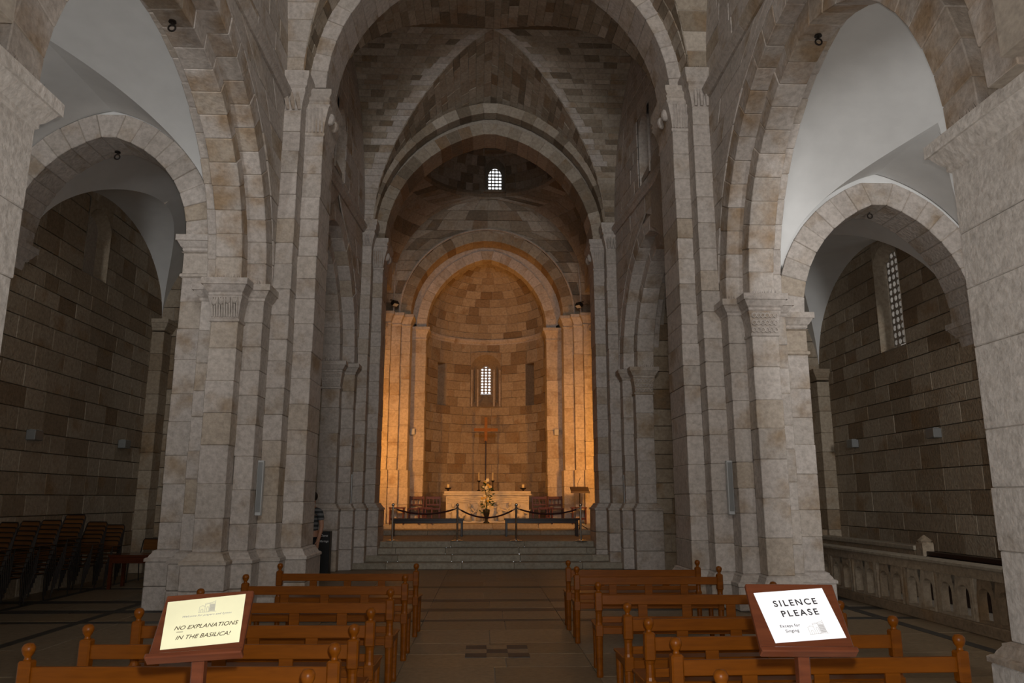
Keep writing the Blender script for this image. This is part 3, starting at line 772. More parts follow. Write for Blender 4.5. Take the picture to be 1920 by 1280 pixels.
for k, (wx, s, yy, lb) in enumerate(((wL2, -1, 16.45, 'narrow blind clerestory window above the far left arcade'), (wR2, 1, 16.45, 'narrow pale-edged clerestory window above the far right arcade'), (wL1, -1, 8.5, 'blind clerestory window over the first left arcade'), (wR1, 1, 8.5, 'blind clerestory window over the first right arcade'))):
    window('window_%d' % (3 + k), (lambda q, z, d, wx=wx, s=s, yy=yy: (wx(yy) + s * d, yy + q, z)), 1.0, 0.55, 8.95, 10.1, 0.5, 0.6, False, rect_h=10.7, m='stone', label=lb, z0in=9.2)
# transverse arches
def cross_arch(name, label, xl, xr, Y0, Y1, spring, rise, thick, n, seed, wall_to=None, m='stone'):
    rng = random.Random(seed); root = struct(name, label); c = (xl + xr) / 2; A = Arch((xr - xl) / 2, rise)
    ring(root, A, thick, lambda q, z, t: (c + q, t, spring + z), Y0, Y1, n, m, rng=rng)
    if wall_to:
        y0, y1, top = wall_to; b = MB(); P = A.pts(28, thick * 0.7)
        for i in range(28):
            (a, z0), (d, z1) = P[i], P[i + 1]
            b.add([(c + a, y0, spring + z0), (c + d, y0, spring + z1), (c + d, y1, spring + z1), (c + a, y1, spring + z0), (c + a, y0, top), (c + d, y0, top), (c + d, y1, top), (c + a, y1, top)], HF)
        for sgn in (-1, 1):
            b.box(*sorted((c + sgn * P[-1][0], c + sgn * (P[-1][0] + 1.4))), y0, y1, spring - 0.1, top)
        b.build('wall_body', 'mortar', root)
    return root
cross_arch('wall_transverse_arch', 'stone transverse arch crossing the nave between the two pale piers', -2.89, 3.39, 12.6, 13.5, 8.93, 3.2, 0.36, 31, 81)
cross_arch('wall_crossing_arch', 'pointed stone arch in front of the domed crossing', -2.69, 2.95, 19.48, 20.35, 8.32, 3.30, 0.34, 29, 82, wall_to=(19.56, 20.3, 13.2), m='vault')
# a second, outer order of that arch
cross_arch('wall_crossing_arch_outer', 'outer order of the pointed arch before the dome', -2.93, 3.20, 19.15, 19.5, 8.58, 3.50, 0.30, 29, 83, m='vault')

# ------------------------------------------------------------------ crossing: side walls, pendentives, dome
CX, CY = 0.15, 22.35; HX, HY = 3.25, 2.27; RR2 = HX * HX + HY * HY; KZ = 1.06; ZS = 8.4
RING = 2.27; ZR = ZS + KZ * math.sqrt(RR2 - RING ** 2)
cr = struct('wall_crossing', 'plain stone side walls of the domed crossing')
rng = random.Random(90)
for s in (-1, 1):
    xx = 0.17 + s * 3.62
    ashlar(cr, course_rows(0.6, 8.6, 0.5, rng), lambda z: [(20.1, 24.9)], lambda u, v, xx=xx: (xx, u, v), lambda u, v, s=s: (-s, 0, 0), 1.2, 'stone', rng)
ub = MB(); ub.box(CX - HX - 0.9, CX - HX, 20.0, 24.9, 8.5, 12.4).box(CX + HX, CX + HX + 0.9, 20.0, 24.9, 8.5, 12.4); ub.build('upper_wall', 'stone', cr)
dome = struct('ceiling_dome', 'dim stone dome on pendentives over the altar steps')
def pend_r(phi, z):
    k = (z - ZS) / KZ; return math.sqrt(max(0.0, RR2 - k * k))
# pendentives: courses of constant height, between the four walls
pend = empty('pendentive'); pend.parent = dome
def pend_iv(z):
    r = pend_r(0, z); out = []
    for q in range(4):
        a0 = math.acos(min(1, HX / r)) if r > HX else 0.0; a1 = math.asin(min(1, HY / r)) if r > HY else PI / 2
        if q == 0: out.append((a0, a1))
        elif q == 1: out.append((PI - a1, PI - a0))
        elif q == 2: out.append((PI + a0, PI + a1))
        else: out.append((2 * PI - a1, 2 * PI - a0))
    return out
def pend_S(u, z):
    r = pend_r(0, z); return (CX + r * math.cos(u), CY + r * math.sin(u), z)
def pend_N(u, z):
    r = pend_r(0, z); n = Vector((r * math.cos(u), r * math.sin(u), (z - ZS) / KZ / KZ)).normalized(); return (-n.x, -n.y, -n.z)
ashlar(pend, course_rows(ZS + 0.25, ZR, 0.36, rng), pend_iv, pend_S, pend_N, 0.15, 'vault', rng, h=0.014, fine=0.05, show=lambda u, v: math.sin(u) > 0)
# cornice ring
def ring_mould(name, parent, cx, cy, r, z, prof, a0, a1, n, m, taper=None):
    v = []; f = []; k = len(prof)
    for i in range(n + 1):
        a = a0 + (a1 - a0) * i / n
        for o, h in prof: v.append((cx + (r - o) * math.cos(a), cy + (r - o) * math.sin(a), z + h))
    for i in range(n):
        for j in range(k - 1): f.append((i * k + j, i * k + j + 1, (i + 1) * k + j + 1, (i + 1) * k + j))
    return mk(name, v, f, m, parent)
for i in range(24):
    a0 = 2 * PI * i / 24; ring_mould('cornice_stone', dome, CX, CY, RING + 0.05, ZR - 0.02, [(0.0, 0.0), (0.06, 0.02), (0.12, 0.10), (0.12, 0.20), (-0.05, 0.20)], a0 + 0.002, a0 + 2 * PI / 24 - 0.002, 2, 'vault')
# dome shell with an opening for its window
DW = 0.36; DZ0, DZ1 = ZR + 0.22, ZR + 1.42
DR = RING + 0.08; DH = 2.5
wa = PI / 2 - (0.345 - CX) / DR
def dome_r(z):
    k = min(1, max(0, (z - ZR - 0.15) / DH)); return DR * math.sqrt(max(0.0, 1 - k * k))
cell = empty('dome_shell'); cell.parent = dome
def dome_iv(z):
    if DZ0 < z < DZ1: return [(wa - 2 * PI + DW / DR, wa - DW / DR)]
    return [(wa - 2 * PI, wa)]
def dome_S(u, z): r = dome_r(z); return (CX + r * math.cos(u), CY + r * math.sin(u), z)
def dome_N(u, z):
    r = dome_r(z); n = Vector((r * math.cos(u), r * math.sin(u), (z - ZR) * 0.9)).normalized(); return (-n.x, -n.y, -n.z)
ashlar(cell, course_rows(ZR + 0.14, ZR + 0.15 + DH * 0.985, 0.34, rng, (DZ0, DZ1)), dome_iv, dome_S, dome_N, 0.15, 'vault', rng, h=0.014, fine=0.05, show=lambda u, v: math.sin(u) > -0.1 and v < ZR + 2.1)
def fr_dome(q, z, d):
    return (0.345 + q, CY + DR - 0.28 + d, z)
dw = window('window_7', fr_dome, DW * 2, 0.48, DZ0 - 0.02, DZ0 + 0.62, 0.50, 0.42, True, rect_h=DZ1 + 0.06, m='vault', cols=4, round_holes=False, label='small bright pointed window in the dome', z0in=DZ0 + 0.02)
MB().box(0.345 - DW - 0.02, 0.345 - DW + 0.02, CY + DR - 0.3, CY + DR + 0.4, DZ0 - 0.1, DZ1 + 0.1).box(0.345 + DW - 0.02, 0.345 + DW + 0.02, CY + DR - 0.3, CY + DR + 0.4, DZ0 - 0.1, DZ1 + 0.1).box(0.345 - DW, 0.345 + DW, CY + DR - 0.3, CY + DR + 0.4, DZ0 - 0.1, DZ0 - 0.02).box(0.345 - DW, 0.345 + DW, CY + DR - 0.7, CY + DR + 0.4, DZ1 + 0.05, DZ1 + 0.12).build('jamb', 'vault', dw)

# ------------------------------------------------------------------ east wall with the apse arch
ew = struct('wall_east', 'tall stepped pilasters and round arch framing the lit apse'); rng = random.Random(101); EY = 24.62
cb = []
EOR = [(-1, 2.43, 2.73, 24.62), (-1, 2.73, 3.03, 24.40), (-1, 3.03, 3.5, 24.18), (1, 2.65, 2.98, 24.62), (1, 2.98, 3.27, 24.40), (1, 3.27, 3.8, 24.18)]
for k, (s, a, b, y) in enumerate(EOR):
    x0, x1 = sorted((s * a, s * b)); step = 0.0
    cb.append(pilaster(ew, x0, x1, y, 25.5, 2.55, 7.25, rng, 0.46))
    cb.append(pilaster(ew, x0 - 0.05, x1 + 0.05, y - 0.06, 25.5, 0.9, 2.55, rng, 0.52))
    mould(ew, 'capital', x0, x1, y, 25.5, [(0.0, -0.42), (0.02, -0.40), (0.02, -0.36), (0.0, -0.34), (0.03, -0.24), (0.08, -0.12), (0.09, -0.10), (0.11, -0.10), (0.11, 0.0)], 7.65)
cores(ew, cb)
for s, xx in ((-1, -3.24), (1, 3.5)):   # scroll corbels on the outermost strips
    MB().tube([(xx + 0.10 * math.cos(t) * (1 - t / 14), 24.12, 7.12 + 0.14 * math.sin(t) * (1 - t / 14)) for t in [i * 0.6 for i in range(14)]], 0.03, 6).build('scroll_corbel', 'stone', ew)
EA = Arch(2.54, 2.62); EC = 0.11
ring(ew, EA, 0.36, lambda q, z, t: (EC + q, t, 7.65 + z), 24.62, 25.3, 25, 'wall', rng=rng)
def ew_iv(z):
    h = z - 7.65; e = 2.9 * math.sqrt(max(0, 1 - (h / 2.98) ** 2)) if h < 2.98 else 0.0
    lim = HX
    if z > ZS + 0.3:
        k = (z - ZS) / KZ; lim = math.sqrt(max(0.01, RR2 - HY * HY - k * k)) if RR2 - HY * HY - k * k > 0 else 0.05
    lim = min(lim + 0.35, HX + 0.3)
    return [(EC - lim, min(EC - e, EC)), (max(EC + e, EC), EC + lim)] if e < lim else [(EC - lim, EC - lim + 0.01), (EC + lim - 0.01, EC + lim)]
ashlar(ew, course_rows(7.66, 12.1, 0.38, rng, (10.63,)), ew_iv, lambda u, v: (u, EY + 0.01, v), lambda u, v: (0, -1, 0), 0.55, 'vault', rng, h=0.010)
# hood moulding over that arch
hp = Arch(2.92, 3.0).pts(40)
MB().tube([(EC + x, 24.60, 7.68 + z) for x, z in hp], 0.035, 6).build('hood_moulding', 'stone', ew)
# thin vertical shafts of the wall angle
for xx in (-2.98, 3.22): MB().tube([(xx, 24.37, 7.7), (xx, 24.42, 8.6), (xx * 0.985, 24.5, 9.4)], 0.03, 6).build('angle_roll', 'stone', ew)

# ------------------------------------------------------------------ apse
ap = struct('wall_apse', 'curved apse wall of warm-lit ashlar behind the altar'); rng = random.Random(111)
AX, AY, AR_ = 0.09, 25.75, 2.12
for s in (-1, 1):
    x0, x1 = sorted((AX + s * 2.05, AX + s * 2.62)); cores(ap, [pilaster(ap, x0, x1, 25.3, 25.85, 0.9, 6.95, rng, 0.46)])
    mould(ap, 'capital', x0, x1, 25.3, 25.85, [(0.0, -0.45), (0.02, -0.43), (0.02, -0.38), (0.0, -0.36), (0.03, -0.24), (0.08, -0.12), (0.10, -0.10), (0.12, -0.10), (0.12, 0.0)], 7.38)
ring(ap, Arch(2.05, 2.46), 0.34, lambda q, z, t: (AX + q, t, 7.38 + z), 25.3, 25.8, 23, rng=rng)
b = MB(); P = Arch(2.05, 2.46).pts(28, 0.2); Q = Arch(2.54, 2.62).pts(28, 0.1)
for i in range(28):
    b.add([(AX + P[i][0], 25.28 + 0.06, 7.38 + P[i][1]), (AX + P[i + 1][0], 25.34, 7.38 + P[i + 1][1]), (EC + Q[i + 1][0], 25.34, 7.65 + Q[i + 1][1]), (EC + Q[i][0], 25.34, 7.65 + Q[i][1])], [(0, 1, 2, 3)])
b.build('arch_face', 'stone', ap)
# wall: angle u from -pi/2 (left) to pi/2, 0 = east
WN = 0.27; SN = 0.11; SA = 0.86
def ap_iv(z):
    cuts = []
    if 4.95 < z < 6.98: cuts.append((-WN, WN))
    if 4.95 < z < 6.50: cuts += [(-SA - SN, -SA + SN), (SA - SN, SA + SN)]
    cuts.sort(); a = -PI / 2; out = []
    for c0, c1 in cuts: out.append((a, c0)); a = c1
    out.append((a, PI / 2)); return out
ap_S = lambda u, z: (AX + AR_ * math.sin(u), AY + AR_ * math.cos(u), z)
ap_N = lambda u, z: (-math.sin(u), -math.cos(u), 0)
c1 = empty('lower_wall'); c1.parent = ap
ashlar(c1, course_rows(0.9, 7.30, 0.33, rng, (4.95, 6.50, 6.98)), ap_iv, ap_S, ap_N, 0.245, 'wall', rng, h=0.014, fine=0.05)
hd = struct('ceiling_apse', 'warm-lit stone half dome over the altar'); c2 = empty('half_dome'); c2.parent = hd
AH = 2.5
def sd_r(z): k = (z - 7.42) / AH; return AR_ * math.sqrt(max(0, 1 - min(1, k) ** 2))
sd_S = lambda u, z: (AX + sd_r(z) * math.sin(u), AY + sd_r(z) * math.cos(u), z)
def sd_N(u, z):
    n = Vector((math.sin(u) * sd_r(z), math.cos(u) * sd_r(z), (z - 7.42) * 0.7)).normalized(); return tuple(-n)
zs_ = [7.42 + AH * math.sin(PI / 2 * i / 12) for i in range(13)]; zs_[-1] = 7.42 + AH * 0.9995
ashlar(c2, zs_, lambda z: [(-PI / 2, PI / 2)], sd_S, sd_N, 0.26, 'wall', rng, h=0.012, fine=0.05)
for i in range(13):
    a0 = -PI * i / 13; 
    ring_mould('cornice_stone', ap, AX, AY, AR_ + 0.02, 7.28, [(0.0, 0.0), (0.05, 0.01), (0.05, 0.05), (0.10, 0.10), (0.12, 0.14), (0.12, 0.20), (-0.03, 0.22)], PI - PI * i / 13, PI - PI * (i + 1) / 13, 3, 'stone')
window('window_8', lambda q, z, d: (AX + q, AY + AR_ - 0.10 + d, z), 1.13, 0.40, 4.95, 6.35, 0.56, 0.55, True, rect_h=7.0, m='wall', cols=3, label='arched apse window with rows of round white lights', z0in=5.50, vs=0.82)
nb = MB()
for s in (-1, 1):
    for w_ in (0.30, 0.52): nb.tube([(AX + s * w_, AY + AR_ - 0.05 - 0.05 * (w_ < 0.4), 4.98), (AX + s * w_, AY + AR_ - 0.05 - 0.05 * (w_ < 0.4), 6.35)], 0.035, 8)
nb.build('window_colonnette', 'stone', ap)
for s in (-1, 1):   # slit recesses either side
    u = s * SA; t = Vector((math.cos(u), -math.sin(u), 0)); nn = Vector((math.sin(u), math.cos(u), 0)); o = Vector((AX, AY, 0)) + nn * (AR_ - 0.02); w_ = 0.25
    v = []
    for d in (0, 0.35):
        for q, z in ((-w_, 4.95), (w_, 4.95), (w_, 6.5), (-w_, 6.5)): v.append(tuple(o + t * (q * (1 - 0.4 * (d > 0))) + nn * d + Vector((0, 0, z))))
    mk('slit_recess', v, [(0, 4, 5, 1), (1, 5, 6, 2), (2, 6, 7, 3), (3, 7, 4, 0), (4, 7, 6, 5)], 'wall', ap)

# ------------------------------------------------------------------ closing the building behind the camera and beside the crossing
shell('wall_west', [(-8.2, -1.0, -4.3, -4.0, 0, 13), (1.4, 8.7, -4.3, -4.0, 0, 13), (-1.0, 1.4, -4.3, -4.0, 4.4, 7.9), (-1.0, 1.4, -4.3, -4.0, 11.3, 13)])
shell('ceiling_west_bay', [(-8.2, 8.7, -4.3, 5.02, 12.4, 12.6), (-4.4, -3.72, -4, 2.0, 0, 12.5), (4.1, 4.7, -4, 2.0, 0, 12.5), (-4.4, -3.4, 2.0, 5.0, 5.0, 12.5), (3.87, 4.7, 2.0, 5.0, 4.9, 12.5), (-8.2, -4.3, -4, 5.6, 9.0, 9.2), (4.7, 8.7, -4, 5.7, 9.0, 9.2)])
shell('roof_shell', [(-4.3, -3.55, 19.6, 25.6, 0, 15.2), (3.9, 4.6, 19.6, 25.6, 0, 15.2), (-4.2, 4.4, 19.3, 25.7, 15.2, 15.4), (-4.2, 4.4, 19.7, 19.9, 12.6, 15.3),
                     (-4.2, 0.345 - 0.37, 25.05, 25.6, 10.6, 15.3), (0.345 + 0.37, 4.4, 25.05, 25.6, 10.6, 15.3), (-0.1, 1.0, 25.05, 25.6, 10.6, DZ0 - 0.05), (-0.1, 1.0, 25.05, 25.6, DZ1 + 0.1, 15.3),
                     (-4.3, 4.6, 4.9, 19.9, 13.1, 13.3), (-4.7, -4.1, 4.9, 19.9, 9.2, 13.2), (4.5, 4.9, 4.9, 19.9, 9.2, 13.2),
                     (-3.6, -2.42, 25.45, 28.9, 0, 10.8), (2.62, 3.9, 25.45, 28.9, 0, 10.8), (-3.6, 3.9, 25.5, 28.9, 10.35, 10.6), (-2.5, AX - 0.3, 28.5, 28.8, 0, 10.5), (AX + 0.3, 2.7, 28.5, 28.8, 0, 10.5), (-0.3, 0.5, 28.5, 28.8, 0, 5.3), (-0.3, 0.5, 28.5, 28.8, 6.95, 10.5),
                     (-8.4, -8.2, -4, 18.9, -0.1, 9.4), (8.95, 9.1, -4, 14.6, -0.1, 9.4), (8.95, 9.1, 15.6, 18.9, -0.1, 9.4), (8.95, 9.1, 14.6, 15.6, -0.1, 4.5), (8.95, 9.1, 14.6, 15.6, 7.2, 9.4)])

# ------------------------------------------------------------------ copies of whole things
def copy_tree(o, parent=None):
    c = o.copy(); COL.objects.link(c); c.parent = parent
    for ch in list(o.children): copy_tree(ch, c)
    return c
def text(name, body, size, m, parent, loc, rot, shear=0.0, align='CENTER', space=1.0, ext=0.0004, bold=0.0):
    cu = bpy.data.curves.new(name, 'FONT'); cu.body = body; cu.size = size; cu.align_x = align; cu.align_y = 'CENTER'
    cu.shear = shear; cu.space_character = space; cu.extrude = ext; cu.offset = bold; cu.materials.append(M[m])
    t = bpy.data.objects.new(name, cu); COL.objects.link(t)
    me = bpy.data.meshes.new_from_object(t.evaluated_get(bpy.context.evaluated_depsgraph_get()))
    bpy.data.objects.remove(t)
    if not me.materials: me.materials.append(M[m])
    o = link(name, me, parent); o.location = loc; o.rotation_euler = rot; return o

# ------------------------------------------------------------------ church benches
BW = 1.70
def make_bench():
    r = empty('church_bench'); h = BW / 2
    for s in (-1, 1):
        x = s * h
        b = MB(); b.lathe([(0.030, 0.0), (0.033, 0.02), (0.030, 0.06), (0.034, 0.30), (0.036, 0.37)], x, 0, 12)
        b.box(x - 0.036, x + 0.036, -0.036, 0.036, 0.365, 0.475, 0.008)
        b.lathe([(0.036, 0.0), (0.031, 0.02), (0.031, 0.10), (0.036, 0.125)], x, 0, 12, 0.472)
        b.box(x - 0.036, x + 0.036, -0.036, 0.036, 0.595, 0.775, 0.010)
        p = b.build('post', 'wood', r)
        k = MB(); k.lathe([(0.024, 0.0), (0.017, 0.012), (0.017, 0.02), (0.028, 0.035), (0.035, 0.055), (0.034, 0.072), (0.024, 0.088), (0.004, 0.094)], x, 0, 14, 0.773); k.build('knob', 'wood', p, True)
        MB().lathe([(0.026, 0.0), (0.030, 0.03), (0.026, 0.08), (0.031, 0.36), (0.034, 0.42)], x * 0.985, 0.40, 12).build('front_leg', 'wood', r)
        MB().box(x - 0.02, x + 0.02, 0.03, 0.38, 0.385, 0.445, 0.004).build('side_rail', 'wood', r)
    MB().box(-h + 0.03, h - 0.03, -0.014, 0.014, 0.655, 0.742, 0.004).build('top_rail', 'wood', r)
    MB().box(-h + 0.03, h - 0.03, -0.013, 0.013, 0.49, 0.545, 0.004).build('lower_rail', 'wood', r)
    for k in (-1, 0, 1):
        MB().box(k * h / 2 - 0.045, k * h / 2 + 0.045, -0.009, 0.009, 0.54, 0.66, 0.003).build('slat', 'wood', r)
    MB().box(-h - 0.03, h + 0.03, 0.02, 0.44, 0.43, 0.455, 0.006).build('seat', 'wood', r)
    MB().box(-h + 0.03, h - 0.03, 0.375, 0.40, 0.35, 0.43, 0.004).build('apron', 'wood', r)
    MB().box(-h + 0.03, h - 0.03, -0.012, 0.012, 0.385, 0.445, 0.004).build('back_apron', 'wood', r)
    return r
proto = make_bench()
ORD = ['first', 'second', 'third', 'fourth', 'fifth', 'sixth', 'seventh']
rows = [(-1.665, [(3.87, 1.8), (4.54, 2.2), (5.19, 2.2), (5.93, 1.8), (7.16, 2.4), (8.48, 2.8), (9.87, 3.5)], 'left'), (1.975, [(3.775, -1), (4.63, -1.3), (5.365, -1.4), (6.145, -2.0), (7.60, 2.0), (9.32, 1.4), (10.24, 0.6)], 'right')]
first = True
for xc, ys, side in rows:
    for k, (y, deg) in enumerate(ys):
        o = proto if first else copy_tree(proto); first = False
        o.location = (xc, y, 0); o.rotation_euler = (0, 0, math.radians(-deg * 0.9))
        tag(o, 'varnished oak bench with round knobs, %s from the camera in the %s block' % (ORD[k], side), 'bench', 'oak benches %s of the centre aisle' % side)

# ------------------------------------------------------------------ the two sign stands
def sign_stand(label, bl, br_, tl, tr, paper_mat, pq, lines, sketch, plabel):
    """board given by its four corners in the church; paper by corners in board units"""
    bl, br_, tl, tr = map(Vector, (bl, br_, tl, tr))
    o = (bl + br_) / 2; ux = (br_ - bl + tr - tl).normalized(); up_ = ((tl + tr) / 2 - o); nz = ux.cross(up_).normalized(); uy = nz.cross(ux).normalized()
    W = ((br_ - bl).length + (tr - tl).length) / 2; H = up_.length
    from mathutils import Matrix
    r = empty('sign_stand', (0, 0, 0)); tag(r, label, 'sign stand', 'sign stands in front of the benches')
    mw = Matrix(((ux.x, uy.x, nz.x, o.x), (ux.y, uy.y, nz.y, o.y), (ux.z, uy.z, nz.z, o.z), (0, 0, 0, 1)))
    skew = ((tl + tr) / 2 - o).dot(ux)
    r.location = (o.x, o.y, 0)
    def put(ob): ob.matrix_world = mw; return ob
    bd = MB(); e = 0.011; P = [(-W / 2, 0, -2 * e), (W / 2, 0, -2 * e), (W / 2 + skew, H, -2 * e), (-W / 2 + skew, H, -2 * e), (-W / 2, 0, 0), (W / 2, 0, 0), (W / 2 + skew, H, 0), (-W / 2 + skew, H, 0)]
    bd.add(*hexa(P, 0.004)); b = bd.build('board', 'redwood', r)
    lg = MB().box(-W / 2 - 0.004, W / 2 + 0.004, -0.014, 0.006, -0.022, 0.018, 0.004).build('ledge', 'redwood', r)
    bpy.context.view_layer.update()
    inv = r.matrix_world.inverted()
    for q in (b, lg): q.matrix_parent_inverse = Matrix(); q.matrix_local = Matrix.Translation((-o.x, -o.y, 0)) @ mw
    pc = o + up_ * 0.35 - nz * 0.02 - Vector((o.x, o.y, 0))
    MB().box(pc.x - 0.022, pc.x + 0.022, pc.y - 0.022, pc.y + 0.022, 0.03, pc.z, 0.005).build('post', 'redwood', r)
    MB().box(pc.x - 0.17, pc.x + 0.17, pc.y - 0.03, pc.y + 0.03, 0.0, 0.035, 0.006).box(pc.x - 0.03, pc.x + 0.03, pc.y - 0.17, pc.y + 0.17, 0.0, 0.034, 0.006).build('foot', 'redwood', r)
    # the sheet
    pq = [Vector(p) for p in pq]; loc = [mw.inverted() @ p for p in pq]
    sh = MB(); sh.add([(p.x, p.y, 0.0012) for p in loc] + [(p.x, p.y, 0.0022) for p in loc], HF)
    p0 = (loc[0] + loc[1] + loc[2] + loc[3]) / 4; ang = math.atan2((loc[1] - loc[0]).y, (loc[1] - loc[0]).x); pw = (loc[1] - loc[0]).length; ph = ((loc[3] + loc[2]) / 2 - (loc[0] + loc[1]) / 2).length
    shr = ((loc[3] + loc[2]) / 2 - (loc[0] + loc[1]) / 2)
    pr = empty('notice'); tag(pr, plabel, 'notice')
    pr.matrix_world = mw
    sh.build('sheet', paper_mat, pr)
    ca, sa = math.cos(ang), math.sin(ang)
    ex = Vector((ca, sa)); ey = Vector((shr.x, shr.y)) 
    def at(u, v): q = Vector((p0.x, p0.y)) + ex * (u * pw) + ey * v; return (q.x, q.y, 0.0026)
    for body, u, v, size, mt, shear, sp, bold, al in lines:
        text('lettering', body, size, mt, pr, at(u, v), (0, 0, ang), shear, al, sp, bold=bold)
    u0, v0, sw, shh = sketch
    def line(mb, a, b, w=0.0011):
        A, B = Vector(at(*a)), Vector(at(*b)); d = (B - A); n = Vector((-d.y, d.x, 0)).normalized() * w / 2; z = Vector((0, 0, 0.0002))
        mb.add([A - n, B - n, B + n, A + n, A - n + z, B - n + z, B + n + z, A + n + z], HF)
    mb = MB(); L = lambda *pts: [line(mb, (u0 + a[0] * sw, v0 + a[1] * shh), (u0 + b_[0] * sw, v0 + b_[1] * shh)) for a, b_ in zip(pts, pts[1:])]
    L((-0.5, -0.5), (0.5, -0.5)); L((-0.45, -0.5), (-0.45, 0.0), (-0.3, 0.12), (-0.15, 0.0), (-0.15, -0.5)); L((-0.15, 0.0), (-0.15, 0.28), (0.1, 0.3), (0.1, -0.5)); L((0.1, 0.3), (0.4, 0.42), (0.4, -0.5)); L((-0.05, -0.5), (-0.05, -0.1), (0.0, 0.0), (0.05, -0.1), (0.05, -0.5)); L((-0.36, -0.5), (-0.36, -0.25), (-0.28, -0.2), (-0.24, -0.3), (-0.24, -0.5)); L((0.4, 0.42), (0.4, 0.5)); L((-0.15, 0.2), (0.4, 0.3))
    for k in range(9): L((0.13 + 0.03 * k, -0.45), (0.13 + 0.03 * k, 0.2))
    for k in range(5): L((0.12, -0.4 + 0.12 * k), (0.38, -0.38 + 0.12 * k))
    mb.build('church_sketch', 'grey_ink', pr)
    return r
sign_stand('dark red wooden stand holding the cream notice', (-1.132, 2.78, 1.124), (-0.82, 2.78, 1.139), (-1.162, 2.97, 1.300), (-0.843, 2.97, 1.321), 'cream_paper',
    [(-1.1, 2.80, 1.142), (-0.837, 2.80, 1.173), (-0.869, 2.95, 1.314), (-1.144, 2.95, 1.276)],
    [('Welcome for prayers and hymns', 0.03, 0.13, 0.0115, 'grey_ink', 0.35, 1.12, 0.0, 'CENTER'), ('NO EXPLANATIONS', 0.04, -0.10, 0.0235, 'brown_ink', 0.25, 1.02, 0.0, 'CENTER'), ('__', -0.285, -0.135, 0.0235, 'brown_ink', 0.0, 0.9, 0.0, 'CENTER'), ('IN THE BASILICA!', 0.02, -0.30, 0.0235, 'brown_ink', 0.25, 1.02, 0.0, 'CENTER')], (0.03, 0.31, 0.24, 0.24), 'cream notice reading no explanations in the basilica')
sign_stand('dark red wooden stand holding the white notice', (1.0, 2.83, 1.124), (1.336, 2.83, 1.118), (1.014, 3.02, 1.329), (1.362, 3.02, 1.328), 'white_paper',
    [(1.056, 2.85, 1.140), (1.324, 2.85, 1.168), (1.31, 3.0, 1.318), (1.036, 3.0, 1.288)],
    [('SILENCE', 0.02, 0.24, 0.036, 'ink', 0.0, 1.35, 0.0006, 'CENTER'), ('PLEASE', 0.02, 0.03, 0.036, 'ink', 0.0, 1.35, 0.0006, 'CENTER'), ('Except for', -0.2, -0.20, 0.0165, 'ink', 0.0, 1.1, 0.0, 'CENTER'), ('Singing', -0.2, -0.30, 0.0165, 'ink', 0.0, 1.1, 0.0, 'CENTER')], (0.16, -0.26, 0.28, 0.26), 'white notice reading silence please except for singing')

# ------------------------------------------------------------------ stanchions and rope
def make_stanchion():
    r = empty('barrier_post')
    MB().lathe([(0.16, 0.0), (0.16, 0.012), (0.15, 0.02), (0.06, 0.032), (0.035, 0.05)], 0, 0, 24).build('base', 'chrome', r, True)
    MB().lathe([(0.026, 0.045), (0.026, 0.80), (0.034, 0.81), (0.034, 0.84), (0.022, 0.85), (0.022, 0.865)], 0, 0, 16).build('post', 'chrome', r)
    MB().ball((0, 0, 0.90), 0.042, 16, 10).build('knob', 'chrome', r, True)
    return r
sp = make_stanchion(); SX = [(-2.298, 20.05), (-0.641, 20.0), (0.867, 19.97), (2.524, 19.9)]
for k, (x, y) in enumerate(SX):
    o = sp if k == 0 else copy_tree(sp)
    o.location = (x, y, 0.6); tag(o, 'polished steel barrier post, %s from the left before the altar' % ORD[k], 'barrier post', 'barrier posts before the altar')
for k in range(3):
    (x0, y0), (x1, y1) = SX[k], SX[k + 1]; sag = 0.15 if k != 1 else 0.24; pts = []
    for i in range(17):
        t = i / 16; pts.append((x0 + (x1 - x0) * t, y0 + (y1 - y0) * t, 1.42 - sag * (1 - (2 * t - 1) ** 2)))
    MBr = MB().tube(pts[1:-1], 0.02, 8); r = empty('barrier_rope'); MBr.build('rope', 'rope', r, True)
    MB().tube([pts[0], pts[1]], 0.016, 8).build('hook', 'chrome', r); MB().tube([pts[-2], pts[-1]], 0.016, 8).build('hook', 'chrome', r)
    tag(r, ['dark rope hanging between the first two barrier posts', 'deep sagging dark rope between the two middle barrier posts', 'dark rope hanging between the last two barrier posts'][k], 'rope', 'barrier ropes')

# ------------------------------------------------------------------ dark benches behind the barrier
def dark_bench(x0, x1, y, label):
    r = empty('plain_bench', ((x0 + x1) / 2, y, 0.6)); h = (x1 - x0) / 2
    MB().box(-h, h, -0.17, 0.17, 0.45, 0.50, 0.006).build('seat', 'darkwood', r)
    for a in (-1, 1): MB().box(-h + 0.05, h - 0.05, a * 0.14 - 0.01, a * 0.14 + 0.01, 0.37, 0.45).build('apron', 'darkwood', r)
    for sx in (-1, 1):
        for sy in (-1, 1): MB().box(sx * (h - 0.06) - 0.03, sx * (h - 0.06) + 0.03, sy * 0.13 - 0.03, sy * 0.13 + 0.03, 0, 0.45, 0.004).build('leg', 'darkwood', r)
    tag(r, label, 'bench', 'low dark benches before the altar')
dark_bench(-2.62, -0.53, 22.5, 'low dark bench left of the altar behind the barrier')
dark_bench(0.63, 2.79, 22.5, 'low dark bench right of the altar behind the barrier')

